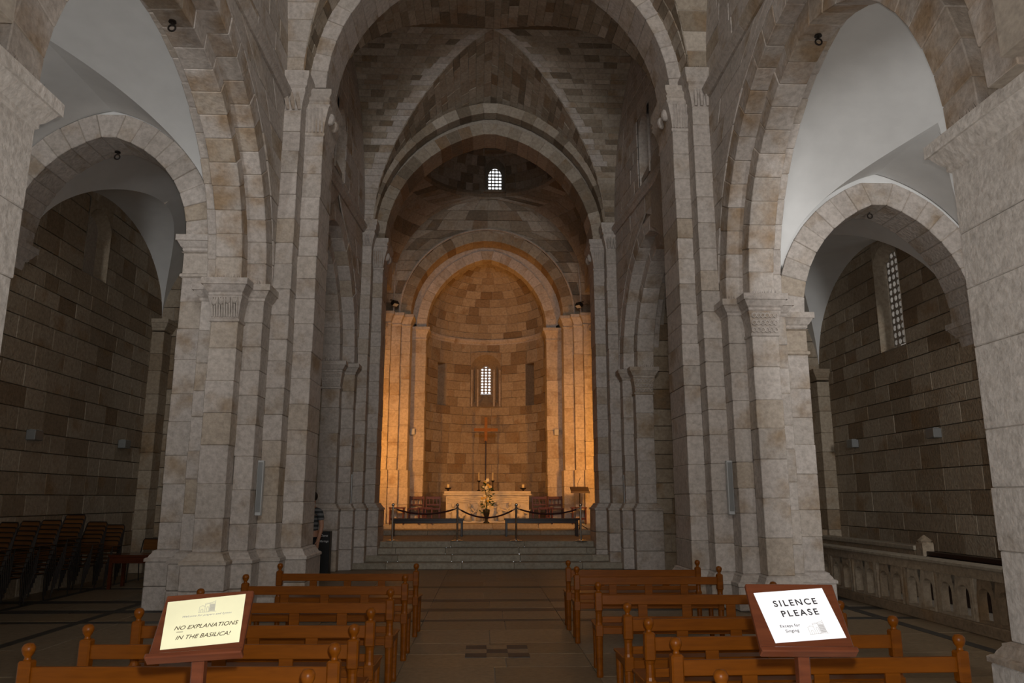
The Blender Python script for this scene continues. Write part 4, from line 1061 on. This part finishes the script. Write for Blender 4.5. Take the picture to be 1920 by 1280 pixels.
# ------------------------------------------------------------------ altar and what stands on it
al = empty('altar', (0.16, 25.35, 0.9)); tag(al, 'pale carved marble altar with figure reliefs in the apse', 'altar')
MB().box(-1.34, 1.34, -0.36, 0.36, 0.0, 0.86, 0.01).build('block', 'marble', al)
MB().box(-1.42, 1.42, -0.42, 0.42, 0.86, 0.92, 0.012).box(-1.40, 1.40, -0.40, 0.40, 0.92, 1.0, 0.012).build('table_slab', 'marble', al)
MB().box(-1.44, 1.44, -0.46, 0.46, -0.0, 0.06, 0.01).build('plinth', 'marble', al)
rng = random.Random(7)
for k, x in enumerate((-1.05, -0.62, -0.25, 0.45, 0.85, 1.12)):     # figures in relief
    f = MB(); y = -0.40; lean = rng.uniform(-0.12, 0.12); hgt = rng.uniform(0.50, 0.66)
    f.tube([(x, y, 0.08), (x + lean * 0.4, y - 0.02, 0.26), (x + lean, y - 0.02, hgt - 0.08)], [0.13, 0.10, 0.07], 10)
    f.ball((x + lean * 1.2, y - 0.03, hgt + 0.02), 0.062, 12, 8, 1.15)
    d = 1 if k % 2 else -1
    f.tube([(x + lean * 0.9, y - 0.03, hgt - 0.13), (x + d * 0.16, y - 0.06, hgt - 0.22), (x + d * 0.26, y - 0.05, hgt - 0.10)], [0.035, 0.03, 0.022], 8)
    f.tube([(x - 0.08, y - 0.02, 0.30), (x - d * 0.18, y - 0.07, 0.22), (x - d * 0.22, y - 0.04, 0.08)], [0.06, 0.05, 0.035], 8)
    f.build('relief_figure', 'marble', al, True)
w = MB()
for i in range(5): w.tube([(-1.3 + 0.2 * j, -0.365, 0.62 + 0.05 * i + 0.025 * math.sin(j * 1.3 + i)) for j in range(14)], 0.012, 6)
w.build('relief_waves', 'marble', al, True)
def bowl_candle(x, label):
    r = empty('bowl_candle', (x, 25.3, 1.9)); 
    MB().lathe([(0.05, 0), (0.03, 0.015), (0.025, 0.04), (0.10, 0.085), (0.115, 0.11), (0.09, 0.105), (0.02, 0.08)], 0, 0, 18).build('bowl', 'iron', r, True)
    MB().lathe([(0.042, 0.08), (0.042, 0.21), (0.035, 0.218)], 0, 0, 14).build('candle', 'wax', r)
    MB().tube([(0, 0, 0.215), (0.004, 0, 0.235)], 0.003, 5).build('wick', 'ink', r); tag(r, label, 'candle', 'candles in iron bowls on the altar')
bowl_candle(-1.13, 'squat candle in an iron bowl on the left altar end'); bowl_candle(1.33, 'squat candle in an iron bowl on the right altar end')
def tall_candle(x, label):
    r = empty('candlestick', (x, 25.45, 1.9))
    MB().lathe([(0.07, 0), (0.06, 0.02), (0.018, 0.05), (0.014, 0.28), (0.02, 0.29), (0.06, 0.33), (0.065, 0.345), (0.02, 0.335)], 0, 0, 14).build('holder', 'iron', r, True)
    MB().lathe([(0.016, 0.33), (0.014, 0.60), (0.006, 0.61)], 0, 0, 10).build('taper', 'wax', r); tag(r, label, 'candlestick', 'tall candlesticks on the altar')
tall_candle(-0.125, 'slim tall candlestick left of the altar flowers'); tall_candle(0.335, 'slim tall candlestick right of the altar flowers')
# cross behind the altar
cr_ = empty('standing_cross', (0.1, 27.0, 0.9)); tag(cr_, 'slender wooden cross on a tall staff behind the altar', 'cross')
MB().box(-0.05, 0.05, -0.02, 0.02, 2.75, 3.60, 0.006).build('upright', 'crosswood', cr_); MB().box(-0.42, 0.42, -0.022, 0.022, 3.10, 3.21, 0.006).build('crossbar', 'crosswood', cr_)
MB().lathe([(0.20, 0), (0.20, 0.03), (0.05, 0.06), (0.022, 0.1), (0.022, 2.8)], 0, 0, 14).build('staff', 'darkwood', cr_)
# flowers
rng = random.Random(5)
vs_ = empty('flower_vase', (0.125, 24.62, 0.9)); tag(vs_, 'tall white and yellow flower arrangement in front of the altar', 'flowers')
MB().lathe([(0.09, 0), (0.10, 0.02), (0.05, 0.06), (0.045, 0.12), (0.10, 0.30), (0.11, 0.40), (0.095, 0.43)], 0, 0, 18).build('vase', 'black', vs_, True)
for i in range(34):
    a = rng.uniform(0, 2 * PI); rr = rng.uniform(0.05, 0.20); z = rng.uniform(0.30, 1.25); c = Vector((rr * math.cos(a) * (1.2 - z * 0.4), rr * math.sin(a) * 0.8 - 0.02, z)); d = Vector((math.cos(a), math.sin(a) * 0.7, rng.uniform(-0.4, 0.7))).normalized(); sd = d.orthogonal().normalized() * 0.03; ln = rng.uniform(0.10, 0.17); u_ = d.cross(sd).normalized() * 0.008
    mk('leaf', [c, c + d * ln * 0.5 + sd, c + d * ln, c + d * ln * 0.5 - sd, c + d * ln * 0.5 + u_], [(0, 1, 4), (1, 2, 4), (2, 3, 4), (3, 0, 4)], 'leaf', vs_)
for i in range(26):
    a = rng.uniform(PI * 0.9, 2.1 * PI); rr = rng.uniform(0.06, 0.22); z = rng.choice([0.42, 0.55, 0.68, 0.80, 0.95, 1.08, 1.2, 1.3]) + rng.uniform(-0.05, 0.05)
    c = (rr * math.cos(a) * (1.25 - z * 0.55), rr * math.sin(a) * 0.9, z); b = MB(); sz = rng.uniform(0.03, 0.055)
    for q in range(6):
        t = q * PI / 3; b.ball((c[0] + sz * 0.7 * math.cos(t), c[1] - 0.01, c[2] + sz * 0.7 * math.sin(t)), sz * 0.55, 7, 5, 0.8)
    b.ball((c[0], c[1] - 0.02, c[2]), sz * 0.5, 7, 5)
    b.build('blossom', rng.choice(['petal_white', 'petal_white', 'petal_yellow']), vs_, True)
    if i < 10: MB().tube([(0, 0, 0.38), (c[0] * 0.5, c[1] * 0.5, (0.38 + c[2]) / 2), c], 0.005, 5).build('stem', 'leaf', vs_)
# wooden chairs flanking the altar
def altar_chair():
    r = empty('altar_chair')
    for sx in (-1, 1):
        MB().box(sx * 0.22 - 0.02, sx * 0.22 + 0.02, 0.18, 0.22, 0, 0.84, 0.004).build('back_post', 'redwood', r)
        MB().box(sx * 0.22 - 0.02, sx * 0.22 + 0.02, -0.22, -0.18, 0, 0.44, 0.004).build('leg', 'redwood', r)
    MB().box(-0.25, 0.25, -0.24, 0.22, 0.42, 0.46, 0.005).build('seat', 'redwood', r)
    MB().box(-0.21, 0.21, 0.19, 0.215, 0.74, 0.83, 0.004).build('top_rail', 'redwood', r)
    MB().box(-0.21, 0.21, 0.19, 0.21, 0.54, 0.59, 0.004).build('mid_rail', 'redwood', r)
    for k in range(3): MB().box(-0.12 + 0.12 * k - 0.012, -0.12 + 0.12 * k + 0.012, 0.195, 0.205, 0.58, 0.75).build('slat', 'redwood', r)
    return r
ac = altar_chair()
for k, (x, y, lb) in enumerate(((-2.12, 24.95, 'red-brown wooden chair farthest left beside the altar'), (-1.60, 25.0, 'red-brown wooden chair next to the left altar end'), (1.85, 25.0, 'red-brown wooden chair next to the right altar end'), (2.36, 24.95, 'red-brown wooden chair farthest right beside the altar'))):
    o = ac if k == 0 else copy_tree(ac); o.location = (x, y, 0.9); tag(o, lb, 'chair', 'wooden chairs beside the altar')
def kneeler(x, label):
    r = empty('prayer_stool', (x, 23.95, 0.9))
    for sx in (-1, 1): MB().box(sx * 0.20 - 0.02, sx * 0.20 + 0.02, -0.15, 0.15, 0, 0.46, 0.004).build('side', 'redwood', r)
    MB().box(-0.24, 0.24, -0.17, 0.17, 0.46, 0.50, 0.005).build('top', 'redwood', r); MB().box(-0.2, 0.2, -0.02, 0.02, 0.12, 0.18).build('stretcher', 'redwood', r)
    tag(r, label, 'stool', 'small wooden stools on the altar platform')
kneeler(-1.75, 'small wooden stool standing left before the altar'); kneeler(1.95, 'small wooden stool standing right before the altar'); kneeler(-2.62, 'small wooden stool beside the left lit pilaster'); kneeler(2.98, 'small wooden stool beside the right lit pilaster')
# reading stand with microphone
ls = empty('reading_stand', (2.95, 23.4, 0.75)); tag(ls, 'dark reading stand with a thin microphone right of the altar', 'lectern')
MB().lathe([(0.02, 0.02), (0.018, 1.1)], 0, 0, 12).build('pole', 'iron', ls)
for k in range(3): a = PI / 2 + k * 2 * PI / 3; MB().tube([(0, 0, 0.15), (0.25 * math.cos(a), 0.25 * math.sin(a), 0.012)], 0.012, 6).build('foot', 'iron', ls)
MB().add(*hexa([(-0.28, -0.16, 1.08), (0.28, -0.16, 1.08), (0.28, 0.16, 1.24), (-0.28, 0.16, 1.24), (-0.28, -0.17, 1.105), (0.28, -0.17, 1.105), (0.28, 0.15, 1.265), (-0.28, 0.15, 1.265)], 0.004)).build('desk', 'darkwood', ls)
MB().box(-0.29, 0.29, -0.20, -0.16, 1.07, 1.13, 0.004).build('ledge', 'darkwood', ls)
MB().tube([(-0.05, 0.1, 1.23), (-0.04, 0.12, 1.36), (0.02, 0.08, 1.50), (0.04, 0.04, 1.54)], 0.006, 6).build('microphone', 'black', ls)

# ------------------------------------------------------------------ loudspeakers, lamps, hooks on the stonework
def column_speaker(x, y, z0, z1, label, rz=0):
    r = empty('column_speaker', (x, y, z0)); h = z1 - z0; r.rotation_euler = (0, 0, rz)
    MB().box(-0.045, 0.045, -0.05, 0.04, 0, h, 0.006).build('case', 'pale_metal', r); MB().box(-0.034, 0.034, -0.056, -0.05, 0.05, h - 0.03).build('grille', 'grey_metal', r)
    MB().box(-0.03, 0.03, 0.03, 0.09, h * 0.5 - 0.04, h * 0.5 + 0.04).build('bracket', 'iron', r); tag(r, label, 'loudspeaker', 'slim column loudspeakers on the piers')
column_speaker(-3.46, 12.14, 1.40, 2.24, 'slim grey column loudspeaker on the left nave pier')
column_speaker(3.92, 12.10, 1.41, 2.25, 'slim grey column loudspeaker on the right nave pier')
column_speaker(-3.22, 18.93, 1.52, 2.24, 'slim grey column loudspeaker on the shaded left pier by the steps')
column_speaker(3.53, 18.98, 1.5, 2.24, 'slim grey column loudspeaker on the shaded right pier by the steps')
def wall_box(x, y, z, s, label, m='grey_metal', axis='x'):
    r = empty('wall_lamp', (x, y, z))
    if axis == 'x': MB().box(*sorted((0, -s * 0.16)), -0.13, 0.13, -0.09, 0.09, 0.01).build('housing', m, r); MB().box(*sorted((-s * 0.04, -s * 0.14)), -0.11, 0.11, 0.09, 0.096).build('diffuser', 'pale_metal', r)
    else: MB().box(-0.07, 0.07, -0.14, 0.0, -0.10, 0.10, 0.008).build('housing', m, r); MB().box(-0.055, 0.055, -0.146, -0.14, -0.08, 0.08).build('diffuser', 'pale_metal', r)
    tag(r, label, 'wall lamp', 'box lamps on the walls')
wall_box(-7.985, 13.73, 2.75, -1, 'box lamp on the left aisle wall nearer the camera'); wall_box(-7.985, 17.13, 2.83, -1, 'box lamp on the left aisle wall towards its far end')
wall_box(8.485, 17.04, 2.88, 1, 'box lamp on the right aisle wall towards its far end'); wall_box(8.485, 13.88, 2.85, 1, 'box lamp on the right aisle wall nearer the camera')
wall_box(-2.32, 25.28, 3.82, -1, 'small white box on the left jamb of the apse', 'pale_metal', 'y'); wall_box(2.44, 25.28, 3.82, 1, 'small white box on the right jamb of the apse', 'pale_metal', 'y')
def flood(x, y, z, tgt, label, grp):
    r = empty('floodlight', (x, y, z)); d = (Vector(tgt) - Vector((x, y, z))).normalized(); q = d.to_track_quat('-Z', 'Y'); r.rotation_mode = 'QUATERNION'; r.rotation_quaternion = q
    MB().box(-0.11, 0.11, -0.08, 0.08, -0.05, 0.09, 0.01).build('housing', 'black', r); MB().box(-0.09, 0.09, -0.06, 0.06, -0.056, -0.05).build('front_glass', 'pale_metal', r)
    MB().tube([(-0.12, 0, 0), (-0.12, 0, 0.16), (0.12, 0, 0.16), (0.12, 0, 0)], 0.012, 6).build('bracket', 'iron', r); tag(r, label, 'floodlight', grp)
flood(-2.92, 24.22, 7.92, (-0.5, 22, 3), 'small black floodlight on the left capital of the apse arch', 'floodlights on the apse capitals'); flood(3.14, 24.22, 7.92, (0.6, 22, 3), 'small black floodlight on the right capital of the apse arch', 'floodlights on the apse capitals')
# floodlights behind the two shaded piers, turned to the apse: they give the warm light there
for s, x in ((-1, -3.08), (1, 3.36)):
    for zz, pw in ((2.5, 280), (3.9, 150)):
        p = (x, 21.2, zz); t = (x * 0.55, 25.2, zz + 0.85)
        flood(p[0], p[1], p[2], t, 'floodlight fixed %s behind the %s shaded pier' % ('low' if zz < 3 else 'high', 'left' if s < 0 else 'right'), 'floodlights behind the piers')
        spot('apse_flood', (p[0] - s * 0.03, p[1] + 0.14, p[2]), t, pw, WARM, 108, 0.35, 0.10)
def hook(x, y, z, label):
    r = empty('iron_hook', (x, y, z)); MB().lathe([(0.05, -0.02), (0.045, 0.0), (0.02, 0.012)], 0, 0, 12).build('plate', 'iron', r)
    MB().tube([(0, 0, -0.01), (0, 0, -0.06)], 0.012, 6).build('shank', 'iron', r); MB().tube([(0.045 * math.sin(t), 0, -0.10 - 0.045 * math.cos(t)) for t in [i * 2 * PI / 12 for i in range(13)]], 0.012, 6).build('ring', 'iron', r); tag(r, label, 'hook', 'iron rings under the arches')
hook(-4.0, 8.79, 7.62, 'iron ring hanging under the first left arcade arch'); hook(4.45, 8.95, 7.74, 'iron ring hanging under the first right arcade arch')
hook(-6.45, 12.6, 7.62, 'iron ring under the left aisle arch'); hook(6.91, 12.6, 6.72, 'iron ring under the right aisle arch')

# ------------------------------------------------------------------ balustrade round the crypt stair, right aisle
def balustrade(X, y0, y1, label, n, h=0.84, t=0.16, rail='wood'):
    r = empty('stone_balustrade', (X, (y0 + y1) / 2, 0)); tag(r, label, 'balustrade'); Ym = (y0 + y1) / 2; p = (y1 - y0) / n
    MB().box(-t / 2 - 0.03, t / 2 + 0.03, y0 - Ym, y1 - Ym, 0, 0.14, 0.01).build('plinth', 'wall', r)
    MB().box(-t / 2 - 0.05, t / 2 + 0.05, y0 - Ym, y1 - Ym, h - 0.05, h, 0.01).build('handrail', 'step', r)
    MB().box(-t / 2, t / 2, y0 - Ym, y1 - Ym, h - 0.17, h - 0.05).build('top_course', 'wall', r)
    for i in range(n):
        c = y0 - Ym + (i + 0.5) * p
        # panel with two round-headed openings
        v = []; f = []; zt = h - 0.17; zb = 0.14; ow = p * 0.21; zsp = zt - 0.06 - ow
        for k in (-1, 1):
            cy = c + k * p * 0.235; e0, e1 = (c - p * 0.43, c) if k < 0 else (c, c + p * 0.43)
            A = [(cy - ow * 0.72, zb + 0.03), (cy - ow * 0.72, zsp)] + [(cy - ow * 0.72 * math.cos(a), zsp + ow * 0.72 * math.sin(a)) for a in [PI * q / 8 for q in range(1, 8)]] + [(cy + ow * 0.72, zsp), (cy + ow * 0.72, zb + 0.03)]
            m_ = len(A)
            O = [(e0, zb), (e0, zsp)] + [(e0 + (e1 - e0) * q / 8, zt) for q in range(1, 8)] + [(e1, zsp), (e1, zb)]
            for xx in (-t / 2 + 0.025, t / 2 - 0.025):
                b0 = len(v); v += [(xx, *q) for q in A] + [(xx, *q) for q in O]
                for q in range(m_ - 1): f.append((b0 + q, b0 + q + 1, b0 + m_ + q + 1, b0 + m_ + q))
                f.append((b0, b0 + m_, b0 + 2 * m_ - 1, b0 + m_ - 1))
            b0 = len(v); v += [(-t / 2 + 0.025, *q) for q in A] + [(t / 2 - 0.025, *q) for q in A]
            for q in range(m_): f.append((b0 + q, b0 + (q + 1) % m_, b0 + m_ + (q + 1) % m_, b0 + m_ + q))
        mk('arched_panel', v, f, 'wall', r)
        for e0, e1 in ((-0.5, -0.43), (0.43, 0.5)): MB().box(-t / 2, t / 2, c + p * e0, c + p * e1, 0.14, zt, 0.006).build('pilaster', 'wall', r)
    return r
balustrade(6.27, 8.2, 14.6, 'grey stone balustrade with paired arched openings and flat handrail, nearest in the right aisle', 8)
r = empty('stair_parapet', (7.62, 13.2, 0)); tag(r, 'low plain stone parapet with a newel post behind the balustrade', 'parapet')
MB().box(-0.1, 0.1, 0.15, 3.9, 0, 0.78, 0.01).build('wall', 'wall', r); MB().box(-0.14, 0.14, 0.12, 3.95, 0.78, 0.86, 0.012).build('coping', 'step', r)
MB().box(-0.10, 0.10, -0.10, 0.12, 0, 0.92, 0.012).build('newel', 'wall', r); MB().lathe([(0.10, 0), (0.12, 0.03), (0.05, 0.09), (0.01, 0.12)], 0, 0.01, 12, 0.92).build('finial', 'wall', r)
MB().box(-0.05, 0.05, -3.6, -0.1, 0.70, 0.78, 0.01).box(-0.06, 0.06, -3.6, -0.1, 0, 0.7).build('rail', 'darkwood', r)
MB().box(-0.1, 0.1, 3.95, 4.12, 0, 0.98, 0.02).build('newel', 'wall', r)

# ------------------------------------------------------------------ stacked chairs and furniture in the dark left aisle
def stack_chair():
    r = empty('stacking_chair')
    b = MB()
    for sx in (-1, 1):
        x = sx * 0.21
        b.tube([(x, -0.20, 0.0), (x, -0.17, 0.43), (x, 0.17, 0.43), (x, 0.21, 0.0)], 0.011, 6); b.tube([(x, 0.17, 0.43), (x * 0.95, 0.25, 0.80), (x * 0.8, 0.26, 0.84)], 0.011, 6)
    b.tube([(-0.17, 0.26, 0.84), (0.17, 0.26, 0.84)], 0.011, 6)
    b.build('frame', 'iron', r)
    MB().add(*hexa([(-0.20, -0.20, 0.435), (0.20, -0.20, 0.435), (0.20, 0.18, 0.43), (-0.20, 0.18, 0.43), (-0.20, -0.20, 0.45), (0.20, -0.20, 0.45), (0.20, 0.18, 0.445), (-0.20, 0.18, 0.445)], 0.005)).build('seat', 'chairwood', r)
    MB().add(*hexa([(-0.19, 0.225, 0.62), (0.19, 0.225, 0.62), (0.19, 0.24, 0.62), (-0.19, 0.24, 0.62), (-0.19, 0.25, 0.83), (0.19, 0.25, 0.83), (0.19, 0.265, 0.83), (-0.19, 0.265, 0.83)], 0.005)).build('backrest', 'chairwood', r)
    return r
sc_ = stack_chair(); n_ = 0
STK = [(-7.55, 12.1, 7), (-7.55, 12.7, 7), (-7.55, 13.35, 7), (-7.55, 14.1, 8), (-7.5, 14.95, 6), (-7.45, 15.65, 5)]
SN_ = ['nearest the camera', 'second from the camera', 'third from the camera', 'fourth from the camera', 'fifth from the camera', 'farthest from the camera']
for i, (x, y, n) in enumerate(STK):
    for k in range(n):
        o = sc_ if n_ == 0 else copy_tree(sc_); n_ += 1
        o.location = (x + 0.012 * k, y + 0.02 * k, 0.075 * k); o.rotation_euler = (0, 0, math.radians(-22 + 4 * i))
        pos = 'bottom chair' if k == 0 else ('topmost chair' if k == n - 1 else ORD[k] + ' chair up')
        tag(o, '%s with wooden seat in the dark aisle stack %s' % (pos, SN_[i]), 'chair', 'stacked chairs in the left aisle')
o = copy_tree(sc_); o.location = (-6.9, 16.3, 0); o.rotation_euler = (0, 0, math.radians(-10)); tag(o, 'single wooden chair standing beyond the stacks in the dark aisle', 'chair', 'stacked chairs in the left aisle')
r = empty('wooden_table', (-6.25, 15.3, 0)); tag(r, 'low red-brown wooden table beside the left pier in shadow', 'table')
MB().box(-0.75, 0.75, -0.32, 0.32, 0.58, 0.62, 0.006).build('top', 'redwood', r)
for sx in (-1, 1):
    MB().box(-0.68, 0.68, sx * 0.28 - 0.012, sx * 0.28 + 0.012, 0.47, 0.58).build('apron', 'redwood', r)
    for sy in (-1, 1): MB().box(sx * 0.70 - 0.03, sx * 0.70 + 0.03, sy * 0.27 - 0.03, sy * 0.27 + 0.03, 0, 0.58, 0.004).build('leg', 'redwood', r)
r = empty('notice_board', (-6.3, 17.2, 0)); tag(r, 'dark free-standing notice board at the end of the left aisle', 'board')
MB().box(-0.55, 0.55, -0.02, 0.02, 0.45, 1.15, 0.006).build('panel', 'grey_metal', r); MB().box(-0.60, 0.60, -0.03, 0.03, 1.15, 1.20).box(-0.60, 0.60, -0.03, 0.03, 0.40, 0.45).build('frame', 'iron', r)
for sx in (-1, 1): MB().box(sx * 0.58 - 0.025, sx * 0.58 + 0.025, -0.03, 0.03, 0.0, 1.2).box(sx * 0.58 - 0.025, sx * 0.58 + 0.025, -0.25, 0.25, 0, 0.03).build('post', 'iron', r)

# ------------------------------------------------------------------ offering box and the visitor half hidden by the pier
r = empty('offering_box', (-3.50, 17.45, 0)); tag(r, 'tall black offering box with white lettering beside the left steps', 'offering box')
MB().box(-0.15, 0.15, -0.12, 0.12, 0.0, 0.95, 0.006).build('case', 'black', r); MB().box(-0.06, 0.06, -0.02, 0.02, 0.95, 0.953).build('coin_slot', 'iron', r)
text('lettering', 'Dons', 0.075, 'letter_white', r, (0.02, -0.1215, 0.86), (math.radians(90), 0, 0), 0.3)
text('lettering', 'Offerings', 0.065, 'letter_white', r, (0.0, -0.1215, 0.74), (math.radians(90), 0, 0), 0.3)
def person_mats():
    m, nt, b = mat('visitor_body'); L = nt.links.new
    tc = N(nt, 'ShaderNodeTexCoord'); sp_ = N(nt, 'ShaderNodeSeparateXYZ'); L(tc.outputs['Object'], sp_.inputs[0])
    b.inputs['Base Color'].default_value = (0.42, 0.22, 0.14, 1); b.inputs['Roughness'].default_value = 0.55
    s, nt, b = mat('striped_shirt'); L = nt.links.new
    tc = N(nt, 'ShaderNodeTexCoord'); w_ = N(nt, 'ShaderNodeTexWave'); w_.bands_direction = 'Z'; w_.inputs['Scale'].default_value = 3.6; w_.inputs['Distortion'].default_value = 0.3
    L(tc.outputs['Object'], w_.inputs['Vector']); r_ = ramp(nt, [(0.45, (0.03, 0.032, 0.034)), (0.55, (0.16, 0.16, 0.16))]); L(w_.outputs['Fac'], r_.inputs[0]); L(r_.outputs[0], b.inputs['Base Color']); b.inputs['Roughness'].default_value = 0.9
    return m, s
M['skin'], M['shirt'] = person_mats()
M['shorts'] = plain('dark_cotton', (0.02, 0.02, 0.022), 0.9, noise=0.2); M['hair'] = plain('dark_hair', (0.03, 0.02, 0.015), 0.7, noise=0.4, scale=40)
def skinned(name, joints, edges, m, parent, root=0, sub=2):
    me = bpy.data.meshes.new(name); me.from_pydata([j[0] for j in joints], edges, []); me.update(); me.materials.append(M[m]); o = link(name, me, parent)
    md = o.modifiers.new('skin', 'SKIN'); md.use_smooth_shade = True
    for i, j in enumerate(joints):
        v = me.skin_vertices[0].data[i]; v.radius = (j[1], j[2] if len(j) > 2 else j[1]); v.use_root = (i == root)
    sd = o.modifiers.new('subdivision', 'SUBSURF'); sd.levels = sub; sd.render_levels = sub
    return o
man = empty('person', (-3.38, 15.55, 0)); man.rotation_euler = (0, 0, math.radians(-25)); tag(man, 'visitor in a striped shirt and dark shorts half hidden behind the left pier', 'person')
J = [((0, 0, 0.93), 0.145, 0.105), ((0, 0, 1.10), 0.14, 0.10), ((0, 0, 1.30), 0.165, 0.11), ((0, 0.0, 1.43), 0.10, 0.08), ((0, -0.01, 1.51), 0.055), ((0, -0.02, 1.60), 0.075, 0.09), ((0, -0.025, 1.70), 0.072, 0.088)]
E_ = [(0, 1), (1, 2), (2, 3), (3, 4), (4, 5), (5, 6)]
for sx in (-1, 1):
    k = len(J)
    J += [((sx * 0.185, 0, 1.40), 0.062), ((sx * 0.235, 0.02, 1.12), 0.046), ((sx * 0.25, -0.08, 0.90), 0.034), ((sx * 0.252, -0.10, 0.84), 0.026, 0.034), ((sx * 0.25, -0.11, 0.77), 0.018, 0.036)]
    E_ += [(3, k), (k, k + 1), (k + 1, k + 2), (k + 2, k + 3), (k + 3, k + 4)]
    for q in range(4):     # fingers, then the thumb
        f0 = len(J); yy = -0.14 + 0.02 * q; ln = (0.062, 0.072, 0.068, 0.052)[q]
        J += [((sx * 0.25, yy, 0.745), 0.0085), ((sx * 0.247, yy - 0.006, 0.745 - ln * 0.55), 0.008), ((sx * 0.238, yy - 0.004, 0.745 - ln), 0.007)]; E_ += [(k + 4, f0), (f0, f0 + 1), (f0 + 1, f0 + 2)]
    f0 = len(J); J += [((sx * 0.235, -0.145, 0.82), 0.0105), ((sx * 0.225, -0.165, 0.78), 0.009), ((sx * 0.222, -0.165, 0.755), 0.008)]; E_ += [(k + 3, f0), (f0, f0 + 1), (f0 + 1, f0 + 2)]
    st_ = 0.16 * sx
    k = len(J); J += [((sx * 0.095, 0, 0.86), 0.095), ((sx * 0.10, -0.02 - st_ * 0.3, 0.50), 0.060), ((sx * 0.105, 0.03 - st_, 0.28), 0.054), ((sx * 0.105, 0.05 - st_, 0.10), 0.036), ((sx * 0.11, 0.03 - st_, 0.05), 0.04), ((sx * 0.12, -0.11 - st_, 0.035), 0.034)]
    E_ += [(0, k), (k, k + 1), (k + 1, k + 2), (k + 2, k + 3), (k + 3, k + 4), (k + 4, k + 5)]
skinned('body', J, E_, 'skin', man)
skinned('shirt', [((0, 0, 0.92), 0.165, 0.125), ((0, 0, 1.10), 0.158, 0.118), ((0, 0, 1.30), 0.182, 0.128), ((0, 0, 1.42), 0.115, 0.095), ((-0.19, 0, 1.40), 0.078), ((-0.225, 0.01, 1.22), 0.068), ((0.19, 0, 1.40), 0.078), ((0.225, 0.01, 1.22), 0.068)], [(0, 1), (1, 2), (2, 3), (3, 4), (4, 5), (3, 6), (6, 7)], 'shirt', man)
skinned('shorts', [((0, 0, 0.95), 0.16, 0.12), ((-0.095, 0, 0.84), 0.108), ((-0.10, 0.02, 0.52), 0.085), ((0.095, 0, 0.84), 0.108), ((0.10, -0.06, 0.52), 0.085)], [(0, 1), (1, 2), (0, 3), (3, 4)], 'shorts', man)
for sx in (-1, 1):
    st_ = 0.16 * sx; skinned('shoe', [((sx * 0.11, 0.08 - st_, 0.05), 0.045), ((sx * 0.115, -0.02 - st_, 0.045), 0.048, 0.042), ((sx * 0.12, -0.14 - st_, 0.035), 0.042, 0.032)], [(0, 1), (1, 2)], 'cloth_shoe', man)
hb = MB().ball((0, 0.005, 1.70), 0.098, 14, 10, 1.05).build('hair', 'hair', man, True)
fc = MB(); fc.ball((-0.03, -0.105, 1.665), 0.011, 8, 6).ball((0.03, -0.105, 1.665), 0.011, 8, 6); fc.build('eyes', 'white_paper', man, True)
MB().tube([(0, -0.105, 1.665), (0, -0.13, 1.625), (0, -0.105, 1.615)], [0.008, 0.015, 0.008], 8).build('nose', 'skin', man, True)
MB().tube([(-0.024, -0.103, 1.583), (0, -0.110, 1.581), (0.024, -0.103, 1.583)], 0.006, 6).build('mouth', 'rope', man, True)
